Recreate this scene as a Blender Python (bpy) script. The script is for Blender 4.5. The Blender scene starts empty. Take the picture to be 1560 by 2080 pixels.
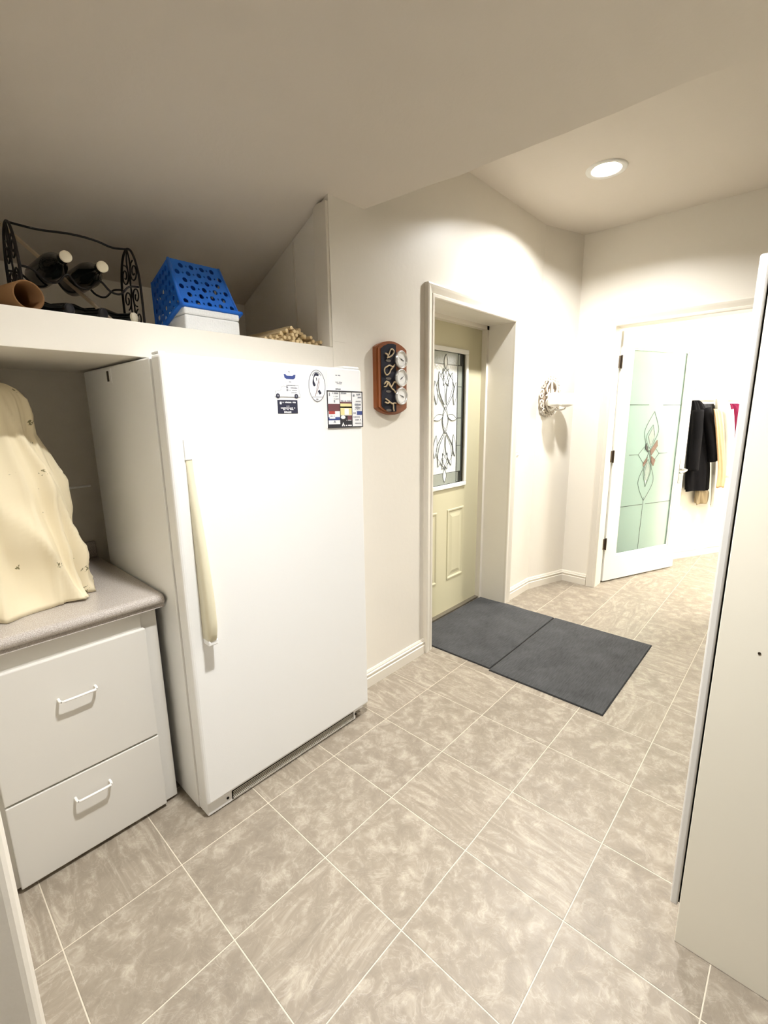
import bpy, bmesh, math, random
from mathutils import Vector, Matrix
R = math.radians
random.seed(7)
scn = bpy.context.scene
COL = scn.collection

# ------------------------------------------------------------------ camera, world, exposure
CAM_H = 1.4276
cam_d = bpy.data.cameras.new('camera'); cam = bpy.data.objects.new('camera', cam_d); COL.objects.link(cam)
cam_d.sensor_fit = 'VERTICAL'; cam_d.sensor_height = 24.0; cam_d.lens = 938.31 / 2080 * 24.0
cam_d.clip_start = 0.01
yaw, pitch, roll = 0.8263264, -0.20519104, -0.01309585
f_ = Vector((math.sin(yaw)*math.cos(pitch), math.cos(yaw)*math.cos(pitch), math.sin(pitch)))
r_ = Vector((math.cos(yaw), -math.sin(yaw), 0)); u_ = r_.cross(f_)
r2 = r_*math.cos(roll) + u_*math.sin(roll); u2 = u_*math.cos(roll) - r_*math.sin(roll)
M = Matrix((r2, u2, -f_)).transposed().to_4x4(); M.translation = (0, 0, CAM_H)
cam.matrix_world = M
scn.camera = cam
w = bpy.data.worlds.new('world'); scn.world = w; w.use_nodes = True
w.node_tree.nodes['Background'].inputs[0].default_value = (0.9, 0.85, 0.75, 1)
w.node_tree.nodes['Background'].inputs[1].default_value = 0.05
vs = scn.view_settings
vs.view_transform = 'Standard'; vs.look = 'None'; vs.exposure = 0.10; vs.gamma = 1.0; vs.use_curve_mapping = False
DOWNLIGHT_E = 1500.0     # emission of the recessed lamp over the entry
NEARLIGHT_E = 2250.0      # emission of the recessed lamp over the freezer
ROOM2_E = 190.0           # emission of the coat room lamps

# ------------------------------------------------------------------ materials
def lin(c):
    return tuple(((v/255)/12.92 if v/255 <= .04045 else ((v/255+.055)/1.055)**2.4) for v in c)
MATS = {}
def mat(name, srgb, rough=.5, metal=0, spec=.5, bump=0, bscale=60, var=0, vscale=4, coat=0, trans=0, ior=1.45, emit=None, estr=0):
    if name in MATS: return MATS[name]
    m = bpy.data.materials.new(name); m.use_nodes = True; nt = m.node_tree; b = nt.nodes['Principled BSDF']
    c = lin(srgb) + (1,)
    b.inputs['Base Color'].default_value = c; b.inputs['Roughness'].default_value = rough
    b.inputs['Metallic'].default_value = metal; b.inputs['Specular IOR Level'].default_value = spec
    b.inputs['Coat Weight'].default_value = coat; b.inputs['Transmission Weight'].default_value = trans; b.inputs['IOR'].default_value = ior
    if emit: b.inputs['Emission Color'].default_value = emit + (1,); b.inputs['Emission Strength'].default_value = estr
    tc = nt.nodes.new('ShaderNodeTexCoord')
    if var:
        n = nt.nodes.new('ShaderNodeTexNoise'); n.inputs['Scale'].default_value = vscale; n.inputs['Detail'].default_value = 5
        nt.links.new(tc.outputs['Object'], n.inputs['Vector'])
        mx = nt.nodes.new('ShaderNodeMix'); mx.data_type = 'RGBA'
        mx.inputs['A'].default_value = tuple(v*(1-var) for v in c[:3]) + (1,)
        mx.inputs['B'].default_value = tuple(min(1, v*(1+var)) for v in c[:3]) + (1,)
        nt.links.new(n.outputs['Fac'], mx.inputs['Factor']); nt.links.new(mx.outputs['Result'], b.inputs['Base Color'])
    if bump:
        n = nt.nodes.new('ShaderNodeTexNoise'); n.inputs['Scale'].default_value = bscale; n.inputs['Detail'].default_value = 3
        nt.links.new(tc.outputs['Object'], n.inputs['Vector'])
        bp = nt.nodes.new('ShaderNodeBump'); bp.inputs['Strength'].default_value = bump; bp.inputs['Distance'].default_value = .01
        nt.links.new(n.outputs['Fac'], bp.inputs['Height']); nt.links.new(bp.outputs['Normal'], b.inputs['Normal'])
    MATS[name] = m; return m

WALL = mat('wall_paint', (237, 231, 219), .38, spec=.45, bump=.06, bscale=35, var=.02)
CEIL = mat('ceiling_paint', (220, 211, 198), .8, spec=.2, bump=.05, bscale=60)
TRIM = mat('trim_paint', (231, 224, 210), .35, spec=.5, var=.015)
WHITE_ROOM = mat('white_room_paint', (244, 240, 228), .6, spec=.3)
GROUT = mat('floor_grout', (204, 194, 176), .6, bump=.1, bscale=90, var=.05, vscale=20)
FRZ = mat('freezer_enamel', (246, 246, 244), .32, spec=.5, bump=.05, bscale=400)
FRZ_HANDLE = mat('freezer_handle_plastic', (226, 219, 192), .4)
CABW = mat('cabinet_white', (226, 223, 216), .5, spec=.4)
CABCREAM = mat('cabinet_cream', (246, 240, 223), .45, spec=.4)
DARK = mat('dark_gap', (30, 27, 24), .9, spec=.1)
GREYGAP = mat('gasket_grey', (120, 112, 100), .7)
HANDLEW = mat('handle_white', (245, 243, 238), .3)
DOORCREAM = mat('door_cream', (212, 205, 172), .45, spec=.4, var=.015)
GLASSFRAME = mat('glass_frame_white', (242, 240, 232), .4)
BLACKIRON = mat('black_iron', (28, 22, 20), .45, metal=.4)
BLUE = mat('blue_plastic', (28, 104, 205), .4, spec=.4)
STYRO = mat('styrofoam', (240, 241, 240), .9, bump=.25, bscale=160, var=.03, vscale=120)
DOWEL = mat('dowel_wood', (228, 204, 158), .6, var=.15, vscale=30)
CARD = mat('cardboard', (124, 88, 52), .85, var=.1, vscale=20)
BOTTLE = mat('dark_bottle_glass', (14, 16, 15), .12, spec=.6)
CORK = mat('pale_bottle_cap', (240, 230, 205), .6)
WOOD = mat('plaque_wood', (140, 78, 42), .35, var=.2, vscale=18)
FELT = mat('navy_felt', (24, 24, 36), .9, var=.25, vscale=40)
ROPE = mat('rope', (206, 184, 150), .85, bump=.3, bscale=400)
DIAL = mat('dial_white', (250, 249, 245), .3, var=.03, vscale=60)
CHROME = mat('chrome_ring', (235, 233, 228), .25, metal=.5)
PLASTER = mat('white_plaster', (243, 240, 232), .6)
HINGE = mat('bronze_hinge', (70, 58, 46), .4, metal=.6)
STEEL = mat('satin_steel', (190, 190, 186), .3, metal=.9)
NAVY = mat('print_navy', (44, 46, 66), .5)
INKBLUE = mat('print_blue', (62, 78, 140), .5)
INKGREY = mat('print_grey', (140, 142, 150), .5)
PAPER = mat('paper_white', (246, 246, 246), .6)
INKRED = mat('print_red', (176, 70, 66), .5)
INKMAROON = mat('print_maroon', (110, 66, 72), .5)
INKYELLOW = mat('print_yellow', (232, 222, 160), .5)
INKBLACK = mat('print_black', (46, 45, 50), .5)

def tile_material():
    m = bpy.data.materials.new('slate_look_tile'); m.use_nodes = True; nt = m.node_tree; N = nt.nodes; L = nt.links
    b = N['Principled BSDF']; b.inputs['Roughness'].default_value = .34; b.inputs['Specular IOR Level'].default_value = .4
    tc = N.new('ShaderNodeTexCoord'); oi = N.new('ShaderNodeObjectInfo')
    sc = N.new('ShaderNodeMath'); sc.operation = 'MULTIPLY'; sc.inputs[1].default_value = 57.3; L.new(oi.outputs['Random'], sc.inputs[0])
    add = N.new('ShaderNodeVectorMath'); add.operation = 'ADD'; L.new(tc.outputs['Object'], add.inputs[0]); L.new(sc.outputs[0], add.inputs[1])
    def noise(scale, detail, dist, vec, rough=.55):
        n = N.new('ShaderNodeTexNoise'); n.inputs['Scale'].default_value = scale; n.inputs['Detail'].default_value = detail
        n.inputs['Distortion'].default_value = dist; n.inputs['Roughness'].default_value = rough; L.new(vec, n.inputs['Vector']); return n
    blot = noise(17, 8, .45, add.outputs[0], .66)
    mp = N.new('ShaderNodeMapping'); mp.inputs['Rotation'].default_value = (0, 0, R(28)); mp.inputs['Scale'].default_value = (17, 4.0, 1); L.new(add.outputs[0], mp.inputs['Vector'])
    strk = noise(1.0, 8, 2.2, mp.outputs[0], .66)
    # choose streaky on some tiles
    gt = N.new('ShaderNodeMath'); gt.operation = 'GREATER_THAN'; gt.inputs[1].default_value = .66; L.new(oi.outputs['Random'], gt.inputs[0])
    mixf = N.new('ShaderNodeMix'); mixf.data_type = 'FLOAT'
    L.new(gt.outputs[0], mixf.inputs['Factor']); L.new(blot.outputs['Fac'], mixf.inputs['A']); L.new(strk.outputs['Fac'], mixf.inputs['B'])
    veins = noise(16, 5, 1.4, add.outputs[0], .6)
    sub = N.new('ShaderNodeMath'); sub.operation = 'SUBTRACT'; sub.inputs[1].default_value = .5; L.new(veins.outputs['Fac'], sub.inputs[0])
    ab = N.new('ShaderNodeMath'); ab.operation = 'ABSOLUTE'; L.new(sub.outputs[0], ab.inputs[0])
    vr = N.new('ShaderNodeMapRange'); vr.inputs['From Min'].default_value = 0; vr.inputs['From Max'].default_value = .035; vr.inputs['To Min'].default_value = .09; vr.inputs['To Max'].default_value = 0
    L.new(ab.outputs[0], vr.inputs['Value'])
    sm = N.new('ShaderNodeMath'); sm.operation = 'ADD'; L.new(mixf.outputs['Result'], sm.inputs[0]); L.new(vr.outputs[0], sm.inputs[1])
    cr = N.new('ShaderNodeValToRGB'); e = cr.color_ramp.elements
    e[0].position = .30; e[0].color = lin((130, 120, 106)) + (1,)
    e[1].position = .74; e[1].color = lin((176, 166, 150)) + (1,)
    k = e.new(.50); k.color = lin((144, 133, 118)) + (1,)
    L.new(sm.outputs[0], cr.inputs['Fac'])
    hv = N.new('ShaderNodeHueSaturation'); mr = N.new('ShaderNodeMapRange'); mr.inputs['To Min'].default_value = .95; mr.inputs['To Max'].default_value = 1.05
    L.new(oi.outputs['Random'], mr.inputs['Value']); L.new(mr.outputs[0], hv.inputs['Value']); L.new(cr.outputs['Color'], hv.inputs['Color'])
    L.new(hv.outputs['Color'], b.inputs['Base Color'])
    bp = N.new('ShaderNodeBump'); bp.inputs['Strength'].default_value = .35; bp.inputs['Distance'].default_value = .006
    L.new(sm.outputs[0], bp.inputs['Height']); L.new(bp.outputs['Normal'], b.inputs['Normal'])
    return m
TILE = tile_material()

def speckle_material(name, base, dark, light, rough, scale=260):
    m = bpy.data.materials.new(name); m.use_nodes = True; nt = m.node_tree; N = nt.nodes; L = nt.links
    b = N['Principled BSDF']; b.inputs['Roughness'].default_value = rough
    tc = N.new('ShaderNodeTexCoord'); n = N.new('ShaderNodeTexNoise'); n.inputs['Scale'].default_value = scale; n.inputs['Detail'].default_value = 2
    L.new(tc.outputs['Object'], n.inputs['Vector'])
    cr = N.new('ShaderNodeValToRGB'); e = cr.color_ramp.elements
    e[0].position = .36; e[0].color = lin(dark) + (1,); e[1].position = .66; e[1].color = lin(light) + (1,)
    k = e.new(.5); k.color = lin(base) + (1,)
    L.new(n.outputs['Fac'], cr.inputs['Fac']); L.new(cr.outputs['Color'], b.inputs['Base Color'])
    return m
LAMINATE = speckle_material('speckled_laminate', (184, 176, 168), (164, 155, 147), (202, 195, 188), .22, 420)

def mat_material():
    m = bpy.data.materials.new('grey_mat_pile'); m.use_nodes = True; nt = m.node_tree; N = nt.nodes; L = nt.links
    b = N['Principled BSDF']; b.inputs['Roughness'].default_value = .95; b.inputs['Specular IOR Level'].default_value = .15
    tc = N.new('ShaderNodeTexCoord'); oi = N.new('ShaderNodeObjectInfo')
    add = N.new('ShaderNodeVectorMath'); add.operation = 'ADD'; L.new(tc.outputs['Object'], add.inputs[0]); L.new(oi.outputs['Random'], add.inputs[1])
    n1 = N.new('ShaderNodeTexNoise'); n1.inputs['Scale'].default_value = 7; n1.inputs['Detail'].default_value = 6; L.new(add.outputs[0], n1.inputs['Vector'])
    mp = N.new('ShaderNodeMapping'); mp.inputs['Scale'].default_value = (18, 160, 1); L.new(add.outputs[0], mp.inputs['Vector'])
    n2 = N.new('ShaderNodeTexNoise'); n2.inputs['Scale'].default_value = 1; n2.inputs['Detail'].default_value = 3; L.new(mp.outputs[0], n2.inputs['Vector'])
    n3 = N.new('ShaderNodeTexNoise'); n3.inputs['Scale'].default_value = 420; L.new(add.outputs[0], n3.inputs['Vector'])
    a = N.new('ShaderNodeMath'); a.operation = 'ADD'; L.new(n1.outputs['Fac'], a.inputs[0]); L.new(n2.outputs['Fac'], a.inputs[1])
    a2 = N.new('ShaderNodeMath'); a2.operation = 'ADD'; L.new(a.outputs[0], a2.inputs[0]); L.new(n3.outputs['Fac'], a2.inputs[1])
    mr = N.new('ShaderNodeMapRange'); mr.inputs['From Min'].default_value = .9; mr.inputs['From Max'].default_value = 2.1; L.new(a2.outputs[0], mr.inputs['Value'])
    cr = N.new('ShaderNodeValToRGB'); e = cr.color_ramp.elements
    e[0].color = lin((52, 52, 52)) + (1,); e[1].color = lin((90, 90, 90)) + (1,)
    L.new(mr.outputs[0], cr.inputs['Fac']); L.new(cr.outputs['Color'], b.inputs['Base Color'])
    bp = N.new('ShaderNodeBump'); bp.inputs['Strength'].default_value = .5; bp.inputs['Distance'].default_value = .003
    L.new(n3.outputs['Fac'], bp.inputs['Height']); L.new(bp.outputs['Normal'], b.inputs['Normal'])
    return m
MATPILE = mat_material()
MATRUB = mat('mat_rubber_edge', (38, 38, 38), .8)

def cloth_material():
    m = bpy.data.materials.new('sprigged_cotton'); m.use_nodes = True; nt = m.node_tree; N = nt.nodes; L = nt.links
    b = N['Principled BSDF']; b.inputs['Roughness'].default_value = .9; b.inputs['Specular IOR Level'].default_value = .1
    tc = N.new('ShaderNodeTexCoord')
    nz = N.new('ShaderNodeTexNoise'); nz.inputs['Scale'].default_value = 90; nz.inputs['Detail'].default_value = 2; L.new(tc.outputs['Object'], nz.inputs['Vector'])
    ms = N.new('ShaderNodeVectorMath'); ms.operation = 'MULTIPLY_ADD'; ms.inputs[1].default_value = (.035, .035, .035); L.new(nz.outputs['Color'], ms.inputs[0]); L.new(tc.outputs['Object'], ms.inputs[2])
    v = N.new('ShaderNodeTexVoronoi'); v.inputs['Scale'].default_value = 13.5; v.inputs['Randomness'].default_value = .55; L.new(ms.outputs[0], v.inputs['Vector'])
    mr = N.new('ShaderNodeMapRange'); mr.inputs['From Min'].default_value = .10; mr.inputs['From Max'].default_value = .16; L.new(v.outputs['Distance'], mr.inputs['Value'])
    n2 = N.new('ShaderNodeTexNoise'); n2.inputs['Scale'].default_value = 120; L.new(tc.outputs['Object'], n2.inputs['Vector'])
    th = N.new('ShaderNodeMath'); th.operation = 'GREATER_THAN'; th.inputs[1].default_value = .50; L.new(n2.outputs['Fac'], th.inputs[0])
    mx0 = N.new('ShaderNodeMath'); mx0.operation = 'MAXIMUM'; L.new(mr.outputs[0], mx0.inputs[0]); L.new(th.outputs[0], mx0.inputs[1])
    mx = N.new('ShaderNodeMix'); mx.data_type = 'RGBA'
    mx.inputs['A'].default_value = lin((134, 126, 92)) + (1,); mx.inputs['B'].default_value = lin((240, 227, 195)) + (1,)
    L.new(mx0.outputs[0], mx.inputs['Factor']); L.new(mx.outputs['Result'], b.inputs['Base Color'])
    return m
COTTON = cloth_material()

def frosted_material(name, col, rough, trans=1.0):
    m = bpy.data.materials.new(name); m.use_nodes = True; b = m.node_tree.nodes['Principled BSDF']
    b.inputs['Base Color'].default_value = lin(col) + (1,); b.inputs['Roughness'].default_value = rough
    b.inputs['Transmission Weight'].default_value = trans; b.inputs['IOR'].default_value = 1.3
    return m
FROST = frosted_material('frosted_teal_glass', (212, 235, 229), .30, .80)
CLEARBEVEL = frosted_material('bevelled_clear_glass', (235, 240, 236), .05, .85)
BROWNBEVEL = frosted_material('brown_bevel_glass', (170, 140, 125), .1, .6)
OBSCURE = mat('obscure_glass_grey', (150, 156, 146), .22, spec=.7, bump=.12, bscale=90)
TEXGLASS = mat('textured_bright_glass', (232, 236, 232), .10, spec=.8, bump=.35, bscale=60)
SMOKE = mat('smoky_border_glass', (62, 64, 60), .12, spec=.6)
LEAD = mat('lead_came', (70, 72, 70), .4, metal=.5)

# ------------------------------------------------------------------ mesh helpers
def obj(name, bm, m, parent=None, smooth=False, loc=None, rot=None):
    bmesh.ops.recalc_face_normals(bm, faces=bm.faces[:])
    me = bpy.data.meshes.new(name); bm.to_mesh(me); bm.free()
    if smooth:
        for p in me.polygons: p.use_smooth = True
    me.materials.append(m)
    o = bpy.data.objects.new(name, me); COL.objects.link(o)
    if parent: o.parent = parent
    if loc: o.location = loc
    if rot: o.rotation_euler = rot
    return o
def tag(o, label, cat, group=None):
    o['label'] = label; o['category'] = cat
    if group: o['group'] = group
    return o
def struct(o, label=None):
    o['kind'] = 'structure'
    if label: o['label'] = label
    return o
def empty(name, loc=(0, 0, 0), rotz=0):
    o = bpy.data.objects.new(name, None); COL.objects.link(o); o.location = loc; o.rotation_euler = (0, 0, rotz); o.empty_display_size = .05
    return o
def bx(bm, x0, x1, y0, y1, z0, z1, bev=0, seg=2):
    vs_ = [bm.verts.new(p) for p in ((x0,y0,z0),(x1,y0,z0),(x1,y1,z0),(x0,y1,z0),(x0,y0,z1),(x1,y0,z1),(x1,y1,z1),(x0,y1,z1))]
    fs = [bm.faces.new([vs_[i] for i in q]) for q in ((0,3,2,1),(4,5,6,7),(0,1,5,4),(1,2,6,5),(2,3,7,6),(3,0,4,7))]
    if bev:
        es = list({e for f in fs for e in f.edges})
        bmesh.ops.bevel(bm, geom=es, offset=bev, segments=seg, profile=.5, affect='EDGES')
    return bm
def box(x0, x1, y0, y1, z0, z1, bev=0, seg=2):
    return bx(bmesh.new(), x0, x1, y0, y1, z0, z1, bev, seg)
def smooth_pts(pts, n=6, closed=False):
    P = [Vector(p) for p in pts]; out = []
    m = len(P); rng = range(m if closed else m-1)
    for i in rng:
        g = lambda k: P[k % m] if closed else P[max(0, min(m-1, k))]
        p0, p1, p2, p3 = g(i-1), g(i), g(i+1), g(i+2)
        for k in range(n):
            t = k/n
            out.append(.5*((2*p1)+(-p0+p2)*t+(2*p0-5*p1+4*p2-p3)*t*t+(-p0+3*p1-3*p2+p3)*t**3))
    if not closed: out.append(P[-1])
    return out
def tube(bm, pts, r, n=8, closed=False, cap=True):
    P = [Vector(p) for p in pts]; m = len(P); rings = []
    up = Vector((0, 0, 1)); prev = None
    for i, p in enumerate(P):
        a = P[(i-1) % m] if (closed or i > 0) else P[i]; b = P[(i+1) % m] if (closed or i < m-1) else P[i]
        t = (b-a).normalized()
        if prev is None:
            s = t.cross(up)
            if s.length < 1e-3: s = t.cross(Vector((1, 0, 0)))
            s.normalize()
        else:
            s = prev - t*prev.dot(t)
            if s.length < 1e-5: s = t.cross(up)
            s.normalize()
        prev = s; q = t.cross(s)
        rr = r(i/(m-1)) if callable(r) else r
        rings.append([bm.verts.new(p + s*math.cos(2*math.pi*k/n)*rr + q*math.sin(2*math.pi*k/n)*rr) for k in range(n)])
    for i in range(m if closed else m-1):
        A, B = rings[i], rings[(i+1) % m]
        for k in range(n): bm.faces.new((A[k], A[(k+1) % n], B[(k+1) % n], B[k]))
    if cap and not closed:
        bm.faces.new(rings[0][::-1]); bm.faces.new(rings[-1])
    return bm
def lathe(bm, prof, n=24, mtx=None, ring=False):
    rings = []
    for r, z in prof:
        rings.append([bm.verts.new((max(r, 1e-4)*math.cos(2*math.pi*k/n), max(r, 1e-4)*math.sin(2*math.pi*k/n), z)) for k in range(n)])
    for A, B in zip(rings, rings[1:]):
        for k in range(n): bm.faces.new((A[k], A[(k+1) % n], B[(k+1) % n], B[k]))
    if ring:
        A, B = rings[-1], rings[0]
        for k in range(n): bm.faces.new((A[k], A[(k+1) % n], B[(k+1) % n], B[k]))
    else:
        bm.faces.new(rings[0][::-1]); bm.faces.new(rings[-1])
    if mtx:
        bmesh.ops.transform(bm, matrix=mtx, verts=[v for rg in rings for v in rg])
    return bm
def prism(bm, poly, axis, a0, a1):
    """extrude a 2-D polygon along axis ('x','y','z') between a0 and a1"""
    def P(p, a):
        return {'x': (a, p[0], p[1]), 'y': (p[0], a, p[1]), 'z': (p[0], p[1], a)}[axis]
    A = [bm.verts.new(P(p, a0)) for p in poly]; B = [bm.verts.new(P(p, a1)) for p in poly]
    n = len(poly)
    for k in range(n): bm.faces.new((A[k], A[(k+1) % n], B[(k+1) % n], B[k]))
    bm.faces.new(A[::-1]); bm.faces.new(B)
    return bm
def loft(bm, ringpts, cap0=True, cap1=True):
    rings = [[bm.verts.new(p) for p in rg] for rg in ringpts]; n = len(rings[0])
    for A, B in zip(rings, rings[1:]):
        for k in range(n): bm.faces.new((A[k], A[(k+1) % n], B[(k+1) % n], B[k]))
    if cap0: bm.faces.new(rings[0][::-1])
    if cap1: bm.faces.new(rings[-1])
    return bm
def plate_holes(name, outer, holes, th):
    """flat plate in local XZ with round holes, thickness th along Y; returns a mesh"""
    cu = bpy.data.curves.new(name, 'CURVE'); cu.dimensions = '2D'; cu.fill_mode = 'BOTH'; cu.extrude = th/2
    def spl(pts):
        s = cu.splines.new('POLY'); s.points.add(len(pts)-1); s.use_cyclic_u = True
        for p, q in zip(s.points, pts): p.co = (q[0], q[1], 0, 1)
    spl(outer)
    for hx, hz, rx, rz in holes:
        spl([(hx+rx*math.cos(2*math.pi*k/10), hz+rz*math.sin(2*math.pi*k/10)) for k in range(10)])
    o = bpy.data.objects.new(name, cu); COL.objects.link(o); bpy.context.view_layer.update()
    me = bpy.data.meshes.new_from_object(o); bpy.data.objects.remove(o)
    me.transform(Matrix.Rotation(R(90), 4, 'X'))
    return me

# ------------------------------------------------------------------ key planes (metres)
YW = 1.60          # wall with the plaque and the entry door
YN = 2.285         # back wall of the freezer niche
XF = 3.885         # wall with the glass door
ZC, ZS = 2.75, 2.70
KX, KY = 3.49, 1.62        # where the wall bends
CX, CY = 3.885, 1.47       # inner corner
S = 0.3302
def zl(y): return 2.327 - .47*(y-1.6)     # underside of the sloped ceiling

# ------------------------------------------------------------------ structure
WD = Vector((.887, -.462, 0)).normalized(); WN = Vector((-.462, -.887, 0)).normalized(); W0 = Vector((5.44, .734, 0))
fl = struct(obj('floor', box(-2.65, 7.4, -3.05, 2.35, -.06, -.0010), GROUT), 'tiled floor with pale joints')
FLR = mat('rear_floor_vinyl', (150, 139, 124), .4, var=.08)
struct(obj('floor_rear', bx(box(-2.65, XF, -3.05, -1.32, -.03, 0), -2.65, -1.26, -1.32, 2.3, -.03, 0), FLR))
bm = bmesh.new(); bx(bm, -S/2+.0016, S/2-.0016, -S/2+.0016, S/2-.0016, -.012, 0)
es = [e for e in bm.edges if all(abs(v.co.z) < 1e-6 for v in e.verts)]
bmesh.ops.bevel(bm, geom=es, offset=.0006, segments=1, affect='EDGES')
bmesh.ops.recalc_face_normals(bm, faces=bm.faces[:])
tme = bpy.data.meshes.new('floor_tile'); bm.to_mesh(tme); bm.free(); tme.materials.append(TILE)
for i in range(-4, 23):
    for j in range(-6, 7):
        x = (i-.614+.5)*S; y = (4.0602-j-.5)*S - 0
        if x < -1.2 or x > 7.3 or y < -1.2: continue
        if y > 1.75 and not (0 < x < 1.55 or 2.1 < x < 3.2): continue
        if y > 2.35: continue
        if x > 4.1 and (Vector((x, y, 0))-W0).dot(WN) < -.2: continue
        o = bpy.data.objects.new('floor_tile', tme); COL.objects.link(o); o.parent = fl; o.location = (x, y, 0)
        o.rotation_euler = (0, 0, random.choice((0, 1, 2, 3))*math.pi/2)

# wall with entry door (thick, stepped round the freezer niche)
bm = bmesh.new()
bx(bm, 1.45, 2.145, YW, 1.90, 0, 1.62); bx(bm, 1.42, 2.145, YW, 1.90, 1.62, ZC)
bx(bm, 2.145, 3.07, YW, 1.90, 2.04, ZC); bx(bm, 3.07, KX, YW, 1.90, 0, ZC)
bx(bm, 1.45, 1.56, 1.90, YN+.1, 0, 1.62); bx(bm, 1.42, 1.56, 1.90, YN+.1, 1.62, ZC)
struct(obj('wall_back', bm, WALL), 'cream wall with the entry door opening')
struct(obj('wall_niche', box(-.1, 1.45, YN, YN+.1, 0, 2.3), WALL), 'dim back wall of the freezer niche')
bm = box(-.16, .048, 1.0, YN+.1, 0, 2.66, .022, 4)
struct(obj('wall_left', bm, WALL), 'end of a beige wall with rounded corner')
bm = prism(bmesh.new(), [(KX, YW), (KX, 1.9), (CX+.13, 1.9), (CX+.13, CY), (CX, CY)], 'z', 0, ZC)
struct(obj('wall_angled', bm, WALL), 'short angled cream wall carrying the sconce')
bm = bmesh.new()      # wall with glass door opening
bx(bm, XF, XF+.13, 1.185, CY, 0, ZC); bx(bm, XF, XF+.13, .245, 1.185, 2.06, ZC); bx(bm, XF, XF+.13, -3.1, .245, 0, ZC)
struct(obj('wall_right', bm, WALL), 'cream wall with the inner doorway')
TAUPE = mat('taupe_paint', (126, 117, 105), .7)
struct(obj('wall_rear', box(-2.6, XF+.13, -3.1, -3.0, 0, 2.8), TAUPE))
struct(obj('wall_side', box(-2.7, -2.6, -3.1, 2.4, 0, 2.8), TAUPE))
struct(obj('wall_return', box(-2.6, -.16, YN, YN+.1, 0, 2.6), TAUPE))
# low ceiling: slopes down over the niche, levels out over the room, fascia up to the higher ceiling
def zlow(y):
    if y > 1.3: return zl(y)
    if y > .3: return 2.468 + .47*((1.3-y) - (1.3-y)**2/2)
    return 2.703
EDGE = [(1.544, 1.686), (1.389, 1.841), (1.302, 1.940), (1.096, 2.107), (.947, 2.211), (.779, 2.300), (.654, 2.340), (.533, 2.369), (.414, 2.404), (.30, 2.420)]
def xedge(y):
    if y > 1.6: return 1.50
    if y >= EDGE[0][0]: return EDGE[0][1] - (y-EDGE[0][0])*1.0
    for (ya, xa), (yb, xb) in zip(EDGE, EDGE[1:]):
        if yb <= y <= ya: return xa + (xb-xa)*(y-ya)/(yb-ya)
    return EDGE[-1][1]
bm = bmesh.new(); rowsy = [YN+.1, 2.0, 1.602, 1.6] + sorted([1.6-.05*k for k in range(1, 29) if abs(1.6-.05*k-.64) > .08] + [.715, .565], reverse=True) + [.1, -.4, -1.0, -3.1]
lowr = [[bm.verts.new((x, y, zlow(y))) for x in (-2.7, .645, .795, xedge(y))] for y in rowsy]
topr = [[bm.verts.new((x, y, 2.9)) for x in (-2.7, .645, .795, xedge(y))] for y in rowsy]
for i in range(len(rowsy)-1):
    for q in range(3):
        if not (q == 1 and rowsy[i] == .715): bm.faces.new((lowr[i][q], lowr[i][q+1], lowr[i+1][q+1], lowr[i+1][q]))      # square cut-out for the recessed lamp
        bm.faces.new((topr[i][q], topr[i][q+1], topr[i+1][q+1], topr[i+1][q]))
    for q in (0, 3): bm.faces.new((lowr[i][q], lowr[i+1][q], topr[i+1][q], topr[i][q]))
for i in (0, -1):
    for q in range(3): bm.faces.new((lowr[i][q], lowr[i][q+1], topr[i][q+1], topr[i][q]))
struct(obj('ceiling_sloped', bm, CEIL), 'low ceiling sloping down over the freezer niche')
bm = bmesh.new(); lx, ly, lh = 2.974, 1.032, .075
bx(bm, 1.40, lx-lh, -3.1, 1.95, ZC, ZC+.1); bx(bm, lx+lh, XF+.13, -3.1, 1.95, ZC, ZC+.1); bx(bm, lx-lh, lx+lh, -3.1, ly-lh, ZC, ZC+.1); bx(bm, lx-lh, lx+lh, ly+lh, 1.95, ZC, ZC+.1); bx(bm, lx-lh, lx+lh, ly-lh, ly+lh, ZC+.07, ZC+.1)
struct(obj('ceiling', bm, CEIL), 'higher flat ceiling over the entry')
# coat room shell
def wall_strip(name, p, q, th, z0, z1, m):
    p = Vector(p); q = Vector(q); t = (q-p).normalized(); n = Vector((-t.y, t.x, 0))*th
    bm = prism(bmesh.new(), [tuple(v[:2]) for v in (p, q, q+n, p+n)], 'z', z0, z1)
    return struct(obj(name, bm, m))
pw0 = W0 + WD*(-1.62); pw1 = W0 + WD*2.4
wall_strip('wall_coatroom', pw0, pw1, .1, 0, 2.6, WHITE_ROOM)
struct(obj('wall_coatroom_end', box(7.3, 7.4, -1.7, .2, 0, 2.6), WHITE_ROOM))
struct(obj('wall_coatroom_side', box(XF+.13, 7.4, -1.8, -1.7, 0, 2.6), WHITE_ROOM))
struct(obj('ceiling_coatroom', box(XF+.13, 7.4, -1.8, 1.6, 2.5, 2.6), WHITE_ROOM))

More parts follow.
